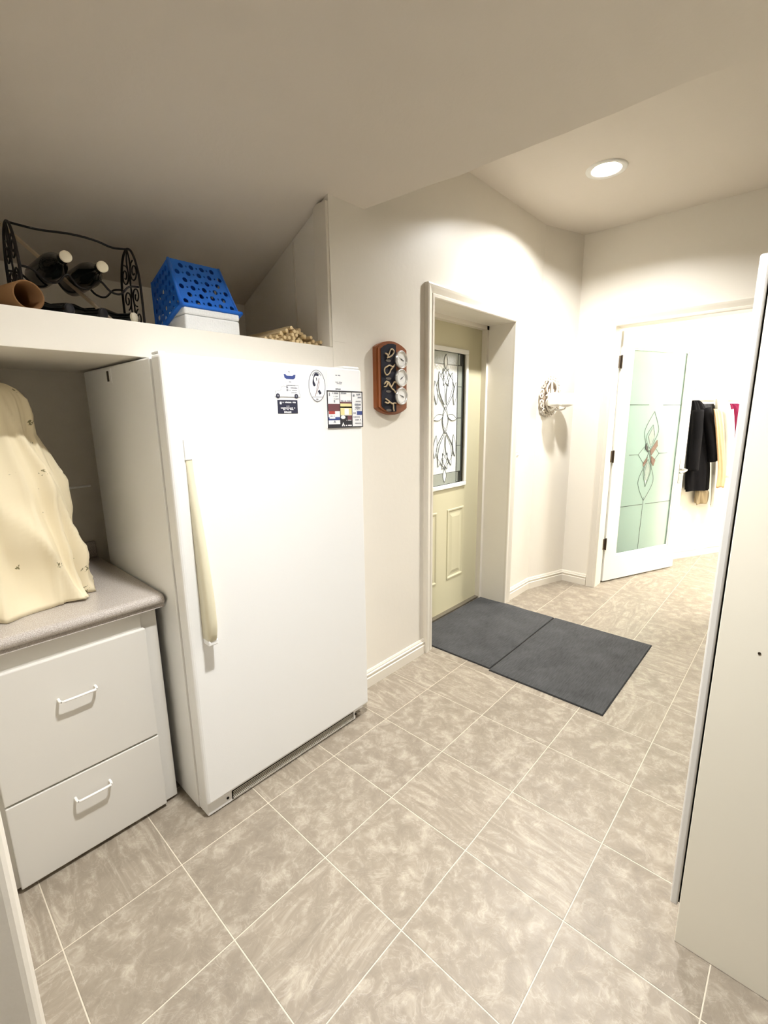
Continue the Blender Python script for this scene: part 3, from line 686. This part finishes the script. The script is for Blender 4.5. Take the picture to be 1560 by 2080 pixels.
# dowels
dme = None; rows = ((0, 1.112, 1.398, 17), (1, 1.15, 1.395, 14), (2, 1.185, 1.345, 9), (3, 1.215, 1.315, 6), (4, 1.245, 1.30, 3))
rnd = random.Random(11)
for k, xa, xb, n in rows:
    for i in range(n):
        if k == 1 and 9 <= i <= 10: continue
        x = xa + (xb-xa)*i/(n-1) + (rnd.uniform(-.002, .002) if k else 0)
        if dme is None:
            o = obj('wooden_dowel', lathe(bmesh.new(), [(.0066, 0), (.0078, .0015), (.0078, .5985), (.0066, .60)], 10, Matrix.Rotation(R(-90), 4, 'X')), DOWEL, None); dme = o.data
        else:
            o = bpy.data.objects.new('wooden_dowel', dme); COL.objects.link(o)
        o.location = (x, 1.628 + rnd.uniform(0, .045) + k*.006, ZSH + .0082 + k*.0142)
        o.rotation_euler = (R(rnd.uniform(-.2, .0)), 0, R(rnd.uniform(-.5, .9)) if xa < x < xb - .02 else 0)
        tag(o, 'pale round wooden dowel in the heap at the right end of shelf', 'dowel', 'heap of wooden dowels on the shelf')

# ------------------------------------------------------------------ knot plaque with gauges
pq = empty('knot_plaque', (1.784, YW, 1.43)); tag(pq, 'wooden wall plaque with rope knots and three round gauges', 'wall plaque')
def ppart(name, bm, m, parent=None, smooth=False):
    o = obj(name, bm, m, None, smooth)
    o.parent = parent or pq
    o.matrix_parent_inverse = Matrix.Translation(-Vector(pq.location)) if parent is None else Matrix.Identity(4)
    return o
def shape(xa, xb, zt, zb, cr, nn=14):
    """panel outline: straight sides, ogee-curved top and bottom"""
    P = []
    for k in range(nn+1):
        q = k/nn; P.append((xa + (xb-xa)*q, zb - cr*(math.sin(math.pi*q)**.8)))
    for k in range(nn+1):
        q = 1-k/nn; P.append((xa + (xb-xa)*q, zt + cr*(math.sin(math.pi*q)**.8)))
    return P
bm = prism(bmesh.new(), shape(1.671, 1.897, 1.750, 1.466, .034), 'y', 1.578, YW)
ppart('board', bm, WOOD)
bm = prism(bmesh.new(), shape(1.680, 1.888, 1.744, 1.472, .032), 'y', 1.572, 1.578); ppart('raised_face', bm, WOOD)
ppart('felt_panel', prism(bmesh.new(), [(1.697, 1.475), (1.72, 1.459), (1.75, 1.447), (1.79, 1.446), (1.806, 1.449), (1.806, 1.769), (1.78, 1.771), (1.75, 1.768), (1.72, 1.757), (1.697, 1.742)], 'y', 1.569, 1.572), FELT)
YK = 1.566
def knot(P, rad=.0035, closed=False):
    bm = tube(bmesh.new(), smooth_pts([(x, YK - (.002 if i % 2 else 0), z) for i, (x, z) in enumerate(P)], 4, closed), rad, 6, closed); return ppart('rope_knot', bm, ROPE, None, True)
knot([(1.722, 1.722), (1.736, 1.718), (1.745, 1.705), (1.762, 1.712), (1.778, 1.722), (1.785, 1.736), (1.772, 1.746), (1.757, 1.738), (1.748, 1.718), (1.735, 1.700)])
knot([(1.792, 1.676), (1.775, 1.662), (1.755, 1.668), (1.735, 1.662), (1.719, 1.652), (1.716, 1.634), (1.732, 1.622), (1.750, 1.632), (1.762, 1.648), (1.776, 1.660)])
knot([(1.714, 1.578), (1.728, 1.592), (1.742, 1.584), (1.756, 1.568), (1.770, 1.572), (1.786, 1.592), (1.800, 1.588)])
knot([(1.712, 1.566), (1.728, 1.570), (1.740, 1.590), (1.752, 1.580), (1.768, 1.560), (1.782, 1.552), (1.796, 1.540)])
knot([(1.722, 1.510), (1.740, 1.500), (1.760, 1.490), (1.776, 1.484), (1.780, 1.462), (1.782, 1.450)])
knot([(1.718, 1.494), (1.736, 1.488), (1.752, 1.494), (1.768, 1.486), (1.788, 1.490), (1.798, 1.488)])
for z in (1.690, 1.606, 1.545, 1.455):
    ppart('name_tag', prism(bmesh.new(), [(1.748+.020*math.cos(a*.4), z+.006*math.sin(a*.4)) for a in range(15)], 'y', 1.5682, 1.569), mat('tag_brass_dull', (96, 88, 78), .6))
for k, z in enumerate((1.701, 1.613, 1.524)):
    gm = Matrix.Translation((1.838, 1.572, z)) @ Matrix.Rotation(R(90), 4, 'X')
    g = ppart('gauge', lathe(bmesh.new(), [(.041, 0), (.043, .006), (.043, .014), (.039, .018), (.0375, .0165), (.0375, .012)], 32, gm), CHROME, None, True)
    def gp(name, bm, m): o = obj(name, bm, m); o.parent = g; o.matrix_parent_inverse = Matrix.Identity(4); return o
    gp('dial', lathe(bmesh.new(), [(.0375, .010), (.0375, .0125)], 32, gm), DIAL)
    bm = bmesh.new()
    for q in range(24):
        a = R(-40 + 260*q/23); ca, sa = math.cos(a), math.sin(a)
        tube(bm, [gm @ Vector((ca*.029, -sa*.029 + 0, .0126)), gm @ Vector((ca*.034, -sa*.034, .0126))], .0005, 4)
    gp('scale_marks', bm, INKGREY)
    a = (R(155), R(35), R(160))[k]; dv = Vector((math.cos(a), math.sin(a), 0))
    bm = bmesh.new(); tube(bm, [gm @ (dv*.020 + Vector((0, 0, .0135))), gm @ (dv*-.014 + Vector((0, 0, .0135)))], lambda q: .0006+.0014*q, 5); tube(bm, [gm @ Vector((0, 0, .0125)), gm @ Vector((0, 0, .0150))], .003, 10)
    gp('needle', bm, INKBLACK)
    gp('loop', tube(bmesh.new(), [gm @ Vector((-.041-.004*math.cos(q), .010, .012+.004*math.sin(q))) for q in (0, 1.05, 2.1, 3.14, 4.2, 5.2)], .0022, 6, True), CHROME)

# ------------------------------------------------------------------ light switch
sw = empty('light_switch', (3.168, YW, 1.13)); tag(sw, 'small white light switch on the wall beside the entry door', 'switch')
obj('plate', box(-.018, .052, -.006, 0, -.005, .11, .003), GLASSFRAME, sw); obj('rocker', box(.001, .033, -.011, -.005, .022, .083, .003), HANDLEW, sw)

# ------------------------------------------------------------------ ornate candle sconce on the angled wall
AD = Vector((CX-KX, CY-YW, 0)).normalized(); AN = Vector((AD.y, -AD.x, 0))
base = Vector((KX, YW, 0)) + AD*.118
sc = empty('candle_sconce', (base.x, base.y, 1.41)); sc.rotation_euler = (0, 0, math.atan2(AD.y, AD.x)); tag(sc, 'ornate white plaster sconce with two candle cups on angled wall', 'wall sconce')
# local: x along wall, -y into the room, z up
pl_ = [(.085*math.cos(a*math.pi/16), .15+.13*math.sin(a*math.pi/16)) for a in range(32)]
OFFWHITE = mat('offwhite_plaster', (226, 218, 204), .6); SCROLL_SHADE = mat('shade_brown_plaster', (150, 134, 116), .7)
obj('back_plate', prism(bmesh.new(), pl_, 'y', -.016, 0), SCROLL_SHADE, sc)  # brown colour paints in the deep shade between the scrolls
bm = bmesh.new()
for k in range(22):
    a = 2*math.pi*k/22; cx, cz = .098*math.cos(a), .15+.138*math.sin(a); sg = 1 if k % 2 else -1
    P = []
    for q in range(14):
        r = .021*(1-.7*q/13); th = a + math.pi + sg*q*.55; P.append((cx + r*math.cos(th), -.020-.010*q/13, cz + r*math.sin(th)))
    tube(bm, P, lambda t_: .0068-.0020*t_, 6)
obj('scroll_border', bm, OFFWHITE, sc, True)
bm = bmesh.new()
for sg in (-1, 1):
    for (pts) in ([(0, -.02, .03), (sg*.03, -.034, .05), (sg*.055, -.036, .09), (sg*.045, -.034, .125), (sg*.02, -.03, .12), (sg*.022, -.028, .10)],
                  [(0, -.02, .27), (sg*.03, -.034, .25), (sg*.055, -.036, .21), (sg*.045, -.034, .175), (sg*.02, -.03, .18), (sg*.024, -.028, .20)],
                  [(0, -.022, .16), (sg*.03, -.034, .17), (sg*.06, -.034, .15)]):
        tube(bm, smooth_pts(pts, 5), lambda t_: .0085-.0035*t_, 6)
tube(bm, [(0, -.02, .02), (0, -.032, .05), (0, -.036, .15), (0, -.032, .25), (0, -.02, .285)], .008, 8)
obj('leaf_relief', bm, OFFWHITE, sc, True)
for sx in (-.052, .072):
    ar = obj('arm', tube(bmesh.new(), smooth_pts([(sx*.2, -.02, .06), (sx*.6, -.06, .045), (sx, -.10, .05), (sx, -.115, .072)], 6), .006, 8), PLASTER, sc, True)
    cp_ = obj('candle_cup', lathe(bmesh.new(), [(.012, .066), (.040, .074), (.052, .080), (.054, .086), (.054, .165), (.050, .168), (.048, .160), (.010, .158)], 28, Matrix.Translation((sx, -.115, 0))), PLASTER, ar, True)

# ------------------------------------------------------------------ entry door (recessed)
dm = struct(empty('door_1', (2.6, 1.83, 0)), 'cream entry door with leaded glass panel')
def e1(name, bm, m, parent=None, smooth=False):
    o = obj(name, bm, m, None, smooth); o.parent = parent or dm
    o.matrix_parent_inverse = Matrix.Translation(-Vector((2.6, 1.83, 0))) if parent is None else Matrix.Identity(4); return o
gx0, gx1, gz0, gz1 = 2.36, 2.86, .927, 1.862
DX0, DX1, DZ1 = 2.165, 3.05, 2.02
bm = bmesh.new(); YA, YB2 = 1.83, 1.87
bx(bm, DX0, gx0+.01, YA, YB2, .012, DZ1); bx(bm, gx1-.01, DX1, YA, YB2, .012, DZ1); bx(bm, gx0+.01, gx1-.01, YA, YB2, gz1-.01, DZ1); bx(bm, gx0+.01, gx1-.01, YA, YB2, .012, gz0+.01)
e1('slab', bm, DOORCREAM)
bm = bmesh.new(); t4 = .030
for q in ((gx0, gx1, gz0, gz0+t4), (gx0, gx1, gz1-t4, gz1), (gx0, gx0+t4, gz0+t4, gz1-t4), (gx1-t4, gx1, gz0+t4, gz1-t4)): bx(bm, q[0], q[1], 1.817, 1.832, q[2], q[3], .004)
e1('glass_frame', bm, GLASSFRAME)
for xa, xb in ((2.318, 2.520), (2.640, 2.848)):     # raised lower panels with sloped margins
    bm = bmesh.new(); z0_, z1_ = .255, .775
    def rect(i, y): return [(xa+i, y, z0_+i), (xb-i, y, z0_+i), (xb-i, y, z1_-i), (xa+i, y, z1_-i)]
    loft(bm, [rect(0, 1.831), rect(.004, 1.824), rect(.012, 1.824), rect(.022, 1.8295), rect(.034, 1.8295), rect(.060, 1.8245)], True, True)
    e1('door_panel', bm, DOORCREAM)
e1('deadbolt', lathe(bmesh.new(), [(.03, 0), (.03, .01), (.022, .018)], 20, Matrix.Translation((2.225, 1.83, 1.16)) @ Matrix.Rotation(R(90), 4, 'X')), STEEL, None, True)
e1('door_knob', lathe(bmesh.new(), [(.03, 0), (.03, .008), (.012, .012), (.012, .035), (.028, .045), (.03, .06), (.02, .07)], 20, Matrix.Translation((2.225, 1.83, .98)) @ Matrix.Rotation(R(90), 4, 'X')), STEEL, None, True)
# leaded panes
ix0, ix1, iz0, iz1 = gx0+t4, gx1-t4, gz0+t4, gz1-t4
YG = 1.836
def pane(poly, m, y=YG, th=.005): e1('pane', prism(bmesh.new(), poly, 'y', y, y+th), m)
b1, b2 = .026, .078
pane([(ix0, iz0), (ix1, iz0), (ix1, iz1), (ix0, iz1)], SMOKE, YG+.004, .004)
def R4(a, b_, c, d_, m, y=YG): pane([(a+.0015, c+.0015), (b_-.0015, c+.0015), (b_-.0015, d_-.0015), (a+.0015, d_-.0015)], m, y)
zsplit = [iz0+b2, iz0+.26, iz0+.45, iz0+.66, iz1-b2]
for za, zb in zip(zsplit, zsplit[1:]):
    for sx in (0, 1):
        xa = ix0+b1 if sx == 0 else ix1-b2; R4(xa, xa+b2-b1, za, zb, OBSCURE)
for za in (iz0, iz1-b2): R4(ix0+b2, ix1-b2, za, za+b2, OBSCURE)
for xa in (ix0+b1, ix1-b2):
    for za in (iz0, iz1-b2): R4(xa+.004, xa+.022, za+.004, za+b2-.004, OBSCURE)
# centre field with bright textured pieces and swirling cames
cxm, czm = (ix0+ix1)/2, (iz0+iz1)/2
fx0, fx1, fz0, fz1 = ix0+b2, ix1-b2, iz0+b2, iz1-b2
R4(fx0, fx1, fz0, fz1, TEXGLASS, YG+.002)
def leaf(p, q, wd2, n=10):
    p = Vector((p[0], p[1])); q = Vector((q[0], q[1])); t2 = q-p; nn = Vector((-t2.y, t2.x)).normalized()
    a = [p + t2*(k/n) + nn*wd2*math.sin(math.pi*k/n) for k in range(n+1)]; b_ = [p + t2*(k/n) - nn*wd2*math.sin(math.pi*k/n) for k in range(n-1, 0, -1)]
    return a + b_
LV = [((cxm, fz1-.03), (cxm, fz1+.062), .020), ((cxm, fz0+.03), (cxm, fz0-.062), .020), ((cxm, czm-.09), (cxm, czm+.09), .034)]
for sg in (-1, 1):
    LV += [((cxm+sg*.012, czm+.10), (cxm+sg*.075, czm+.31), .030), ((cxm+sg*.012, czm-.10), (cxm+sg*.075, czm-.31), .030), ((cxm+sg*.02, czm+.03), (cxm+sg*.135, czm+.005), .020),
           ((cxm+sg*.10, czm+.10), (cxm+sg*.12, czm+.25), .020), ((cxm+sg*.10, czm-.10), (cxm+sg*.12, czm-.25), .020), ((cxm+sg*.03, czm+.22), (cxm-sg*.03, czm+.33), .02), ((cxm+sg*.03, czm-.22), (cxm-sg*.03, czm-.33), .02)]
bmc = bmesh.new()
for k, (p, q, wv) in enumerate(LV):
    P = leaf(p, q, wv); pane([tuple(v) for v in P], TEXGLASS, YG-.0012-.0002*(k % 5), .003)
    tube(bmc, [(v.x, YG-.002, v.y) for v in P], .0015, 5, True)
for za in zsplit[1:-1]:
    for xa in (ix0+b1, ix1-b2): tube(bmc, [(xa, YG, za), (xa+b2-b1, YG, za)], .002, 5)
for xa in (fx0, fx1, ix0+b1, ix1-b1): tube(bmc, [(xa, YG, iz0), (xa, YG, iz1)], .002, 5)
for sg in (-1, 1):
    tube(bmc, [(v.x, YG-.001, v.y) for v in smooth_pts([Vector((cxm+sg*.01, czm+.33, 0)), Vector((cxm+sg*.10, czm+.2, 0)), Vector((cxm-sg*.03, czm, 0)), Vector((cxm+sg*.10, czm-.2, 0)), Vector((cxm, czm-.33, 0))], 8)], .002, 5)
e1('lead_came', bmc, LEAD)
# frame of the entry door inside the deep opening
struct(obj('trim_6', bx(bx(box(2.145, 2.172, 1.79, 1.895, 0, 2.04), 3.043, 3.07, 1.79, 1.895, 0, 2.04), 2.145, 3.07, 1.79, 1.895, 2.013, 2.04), TRIM), 'painted frame around the entry door leaf')
struct(obj('trim_7', box(2.172, 3.043, 1.80, 1.90, 0.0, .018, .004), mat('threshold_metal', (120, 112, 98), .45, metal=.5)), 'door threshold')
struct(obj('wall_outside', box(1.9, 3.4, 1.905, 1.95, 0, 2.3), mat('outer_sheathing', (120, 118, 112), .8)))

# ------------------------------------------------------------------ floor mats
def floor_mat(name, x0, x1, y0, y1, label, wob=0):
    r = empty(name, ((x0+x1)/2, (y0+y1)/2, 0)); tag(r, label, 'door mat', 'grey door mats'); hx, hy = (x1-x0)/2, (y1-y0)/2
    nx, ny = 24, 18; bm = bmesh.new()
    def hgt(x, y): return .0075 + wob*(.010*math.exp(-((x-hx+.08)/.10)**2)*math.exp(-((y-hy+.26)/.08)**2) + .0015*math.sin(5*x+2)*math.sin(6*y))
    g = [[bm.verts.new((-hx+2*hx*i/nx, -hy+2*hy*j/ny, hgt(-hx+2*hx*i/nx, -hy+2*hy*j/ny))) for i in range(nx+1)] for j in range(ny+1)]
    for j in range(ny):
        for i in range(nx): bm.faces.new((g[j][i], g[j][i+1], g[j+1][i+1], g[j+1][i]))
    edge = [g[0][i] for i in range(nx+1)] + [g[j][nx] for j in range(1, ny+1)] + [g[ny][i] for i in range(nx-1, -1, -1)] + [g[j][0] for j in range(ny-1, 0, -1)]
    lowv = [bm.verts.new((v.co.x*1.0, v.co.y, .003)) for v in edge]
    for a in range(len(edge)):
        b_ = (a+1) % len(edge); bm.faces.new((edge[a], edge[b_], lowv[b_], lowv[a]))
    bm.faces.new(lowv[::-1])
    obj('pile', bm, MATPILE, r)
    obj('rubber_backing', box(-hx-.004, hx+.004, -hy-.004, hy+.004, .0004, .0045), MATRUB, r)
floor_mat('door_mat', 2.172, 3.062, 1.196, 1.790, 'charcoal ribbed mat lying right against the entry door', 1)
floor_mat('door_mat', 2.156, 3.066, .576, 1.184, 'charcoal ribbed mat further out on the tiles, away from the door')

# ------------------------------------------------------------------ glass door (open into the coat room)
gd_ang = math.atan2(.81-1.175, 4.885-4.02)
g2 = struct(empty('door_2', (4.022, 1.178, 0), gd_ang), 'white open inner door with frosted decorative glass')
def e2(name, bm, m, smooth=False, parent=None): return obj(name, bm, m, parent or g2, smooth)
DW, ua, ub, za_, zb_ = .925, .140, .822, .225, 1.925; TH = .036
bm = bmesh.new(); bx(bm, 0.012, ua, 0, TH, .012, 2.045); bx(bm, ub, DW, 0, TH, .012, 2.045); bx(bm, ua, ub, 0, TH, zb_, 2.045); bx(bm, ua, ub, 0, TH, .012, za_)
e2('leaf_frame', bm, GLASSFRAME)
bm = bmesh.new()
for q in ((ua, ub, za_, za_+.014), (ua, ub, zb_-.014, zb_), (ua, ua+.014, za_, zb_), (ub-.014, ub, za_, zb_)): bx(bm, q[0], q[1], .004, .012, q[2], q[3], .003)
e2('glazing_bead', bm, GLASSFRAME)
e2('frosted_pane', box(ua, ub, .016, .021, za_, zb_), FROST)
cu, cz = .455, 1.075
bmc = bmesh.new()
def came(P, r=.0016): tube(bmc, [(x, .014, z) for x, z in P], r, 5)
def cs(P): return [(v.x, v.y) for v in smooth_pts([Vector((a, b_, 0)) for a, b_ in P], 6)]
for sg in (-1, 1):
    came(cs([(cu+.02, cz+.36), (cu+sg*.085+.01, cz+.21), (cu+sg*.055, cz+.11), (cu, cz+.02), (cu-sg*.045, cz-.10), (cu-sg*.095-.005, cz-.24), (cu-.01, cz-.40)]))
    came(cs([(cu+.02, cz+.25), (cu+sg*.05, cz+.15), (cu+sg*.0, cz+.05)]))
    came([(cu+sg*.06, cz+.07), (cu+sg*.13, cz+.005), (cu+sg*.06, cz-.07)]); came([(cu+sg*.13, cz+.005), (cu+sg*.24, cz+.005)])
    came(cs([(cu, cz-.04), (cu+sg*.045, cz-.14), (cu-.005, cz-.28)]))
came([(cu-.01, cz-.37), (cu-.02, za_+.014)])
for (a, b_, z) in ((ua+.02, cu-.06, cz+.415), (cu+.12, ub-.02, cz+.412), (ua+.02, cu-.02, cz-.43), (cu+.02, ub-.02, cz-.43)): came([(a, z), (b_, z)], .002)
e2('lead_came', bmc, LEAD, True)
def bev(P, m): e2('bevel_piece', prism(bmesh.new(), P, 'y', .010, .0158), m)
bev([(cu+.02, cz+.23), (cu+.048, cz+.15), (cu+.01, cz+.07), (cu-.028, cz+.15)], CLEARBEVEL)
bev([(cu+.012, cz+.03), (cu+.09, cz+.12), (cu+.10, cz+.07), (cu+.03, cz-.01)], BROWNBEVEL)
bev([(cu-.012, cz+.02), (cu-.05, cz+.05), (cu-.05, cz+.10), (cu-.02, cz+.06)], LEAD)
bev([(cu+.03, cz-.01), (cu+.09, cz-.05), (cu+.07, cz-.10), (cu+.04, cz-.07)], BROWNBEVEL)
bev([(cu-.015, cz-.02), (cu-.06, cz-.07), (cu-.055, cz-.10), (cu-.02, cz-.06)], BROWNBEVEL)
bev([(cu, cz-.06), (cu+.032, cz-.14), (cu-.004, cz-.25), (cu-.034, cz-.14)], CLEARBEVEL)
for z in (1.815, 1.08, .345):
    hg = e2('hinge', bx(tube(bmesh.new(), [(.004, -.006, z-.05), (.004, -.006, z+.05)], .007, 10), -.030, .004, -.004, .001, z-.046, z+.046), HINGE)
lv = e2('lock_plate', box(.858, .910, -.005, 0, .80, 1.02, .002), STEEL)
e2('lever_handle', tube(bmesh.new(), smooth_pts([(.885, -.004, .925), (.885, -.045, .925), (.875, -.056, .922), (.84, -.058, .910), (.79, -.055, .905)], 5), lambda q: .010-.002*q, 8), STEEL, True, lv)
e2('lock_plate', box(.858, .910, TH, TH+.005, .80, 1.02, .002), STEEL)

# ------------------------------------------------------------------ tall cabinet at the right
tc_ = empty('tall_cabinet', (1.55, -.2, 0)); tag(tc_, 'tall cream storage cabinet at the right edge with white door', 'cabinet')
def tpart(name, bm, m, smooth=False):
    o = obj(name, bm, m, None, smooth); o.parent = tc_; o.matrix_parent_inverse = Matrix.Translation(-Vector((1.55, -.2, 0))); return o
tpart('body', box(1.270, 1.87, -.50, .104, 0, 1.735, .002), CABCREAM)
tpart('gap_strip', box(1.276, 1.864, .104, .1075, .125, 1.730), DARK)
tpart('door', box(1.267, 1.87, .1075, .1255, .118, 1.738, .004), CABW)
tpart('screw_cap', lathe(bmesh.new(), [(.003, 0), (.003, .001)], 10, Matrix.Translation((1.270, .026, .893)) @ Matrix.Rotation(R(-90), 4, 'Y')), HINGE)

# ------------------------------------------------------------------ coat room: rail, hooks and garments
rl = empty('coat_rail', tuple(W0)); rl.rotation_euler = (0, 0, math.atan2(WD.y, WD.x)); tag(rl, 'white wall rail with coat hooks above the hanging coats', 'coat rail')
obj('board', box(-.50, .62, -.018, 0, 1.53, 1.63, .004), GLASSFRAME, rl)
for s in (-.35, -.14, .05, .22, .45):
    obj('coat_hook', tube(bmesh.new(), smooth_pts([(s, -.016, 1.60), (s, -.05, 1.612), (s, -.072, 1.635), (s, -.06, 1.655)], 4), .007, 8), HANDLEW, rl, True)
    obj('coat_hook', tube(bmesh.new(), smooth_pts([(s, -.016, 1.565), (s, -.04, 1.545), (s, -.055, 1.555), (s, -.056, 1.575)], 4), .006, 8), HANDLEW, rl, True)
def fabric(n, c): return mat('fabric_'+n, c, .9, spec=.15, bump=.2, bscale=150, var=.12, vscale=14)
def garment(name, label, cat, rows, depth, m, off=.05, seed=0, folds=5, amp=.014):
    """rows: (z, s_left, s_right); a soft hanging volume with vertical folds, s along the wall"""
    g = empty(name, tuple(W0)); g.rotation_euler = (0, 0, math.atan2(WD.y, WD.x)); tag(g, label, cat, None)
    P = smooth_pts([Vector(r) for r in rows], 5); NR = 44; rings = []
    for i, p in enumerate(P):
        z, l, r_e = p; c = (l+r_e)/2; h = max(.006, (r_e-l)/2); q = i/(len(P)-1); rg = []
        for k in range(NR):
            a = 2*math.pi*k/NR; dd = depth*(.45+.55*min(1, q*3))*(1 if i < len(P)-1 else .9)
            fo = amp*q**.5*math.sin(folds*a*1.0 + seed + q*2.2) + amp*.5*math.sin(folds*2.3*a + seed*3 - q*3)
            rg.append((c + (h+fo*.5)*math.cos(a), -off-dd/2 + (dd/2+fo)*math.sin(a), z + .006*math.sin(3*a+seed)*q))
        rings.append(rg)
    o = obj('cloth_body', loft(bmesh.new(), rings), m, g, True)
    return g
BLK = fabric('black', (14, 13, 15)); WHT = fabric('cream_white', (246, 241, 228)); BEI = fabric('beige', (206, 170, 132)); MAR = fabric('maroon', (104, 24, 52)); CHAR = fabric('charcoal', (60, 60, 62)); SAND = fabric('sand', (178, 162, 134))
jk = garment('jacket', 'black jacket hanging nearest the glass door', 'jacket', [(1.53, -.36, -.29), (1.48, -.37, -.23), (1.35, -.365, -.19), (1.1, -.36, -.13), (.9, -.36, -.08), (.72, -.335, -.06), (.695, -.335, -.06)], .10, BLK, .03, 1.3)
obj('sleeve', tube(bmesh.new(), smooth_pts([(-.28, -.13, 1.46), (-.24, -.16, 1.28), (-.20, -.17, 1.12), (-.155, -.165, .98)], 5), lambda q: .044-.004*q, 12), BLK, jk, True)
obj('sleeve', tube(bmesh.new(), smooth_pts([(-.36, -.12, 1.44), (-.375, -.145, 1.25), (-.375, -.15, 1.05), (-.36, -.145, .90)], 5), lambda q: .046-.006*q, 12), BLK, jk, True)
garment('dark_vest', 'dark grey garment showing behind the beige scarf', 'vest', [(1.50, -.19, -.04), (1.42, -.18, .01), (1.32, -.13, .03), (1.2, -.1, .015), (1.1, -.08, .01)], .025, CHAR, .022, 2.1, 5, .005)
garment('scarf', 'long beige scarf hanging between black jacket and white coat', 'scarf', [(1.45, -.295, -.20), (1.40, -.28, -.18), (1.20, -.225, -.125), (1.0, -.165, -.075), (.85, -.135, -.05), (.735, -.135, -.05)], .035, BEI, .205, .4, 4, .007)
cw = garment('coat', 'long white coat hanging beside the maroon garment', 'coat', [(1.545, -.09, .0), (1.48, -.09, .065), (1.3, -.075, .09), (1.0, -.05, .12), (.75, -.02, .17), (.55, .0, .20), (.52, .0, .20)], .10, WHT, .06, 2.6)
obj('sleeve', tube(bmesh.new(), smooth_pts([(-.02, -.15, 1.44), (.0, -.175, 1.25), (.02, -.18, 1.0), (.045, -.175, .82)], 5), lambda q: .044-.006*q, 12), WHT, cw, True)
garment('linen_cloth', 'pale sand cloth hanging below the coats', 'cloth', [(.70, -.14, -.02), (.66, -.16, .0), (.60, -.16, .0), (.55, -.14, -.01)], .05, SAND, .03, .9)
garment('maroon_garment', 'maroon garment hanging at the right end of the rail', 'garment', [(1.50, .14, .25), (1.45, .14, .33), (1.25, .165, .335), (1.12, .22, .33), (1.03, .28, .325)], .07, MAR, .03, 3.4)
# small things glimpsed low down past the tall cabinet and behind the hinges
bm = bmesh.new(); lathe(bm, [(.075, 0), (.10, .02), (.115, .16), (.12, .165), (.12, .18), (.108, .18), (.10, .05), (.02, .04)], 24)
bb = obj('blue_bucket', bm, BLUE, None, True); bb.location = (5.62, .36, 0); tag(bb, 'blue bucket on the coat room floor by the tall cabinet edge', 'bucket')
garment('yellow_cloth', 'yellow cloth on the wall behind the glass door hinges', 'cloth', [(1.56, -1.40, -1.34), (1.50, -1.42, -1.30), (1.40, -1.42, -1.30), (1.34, -1.40, -1.32)], .05, fabric('yellow', (214, 190, 60)), .02, .3)
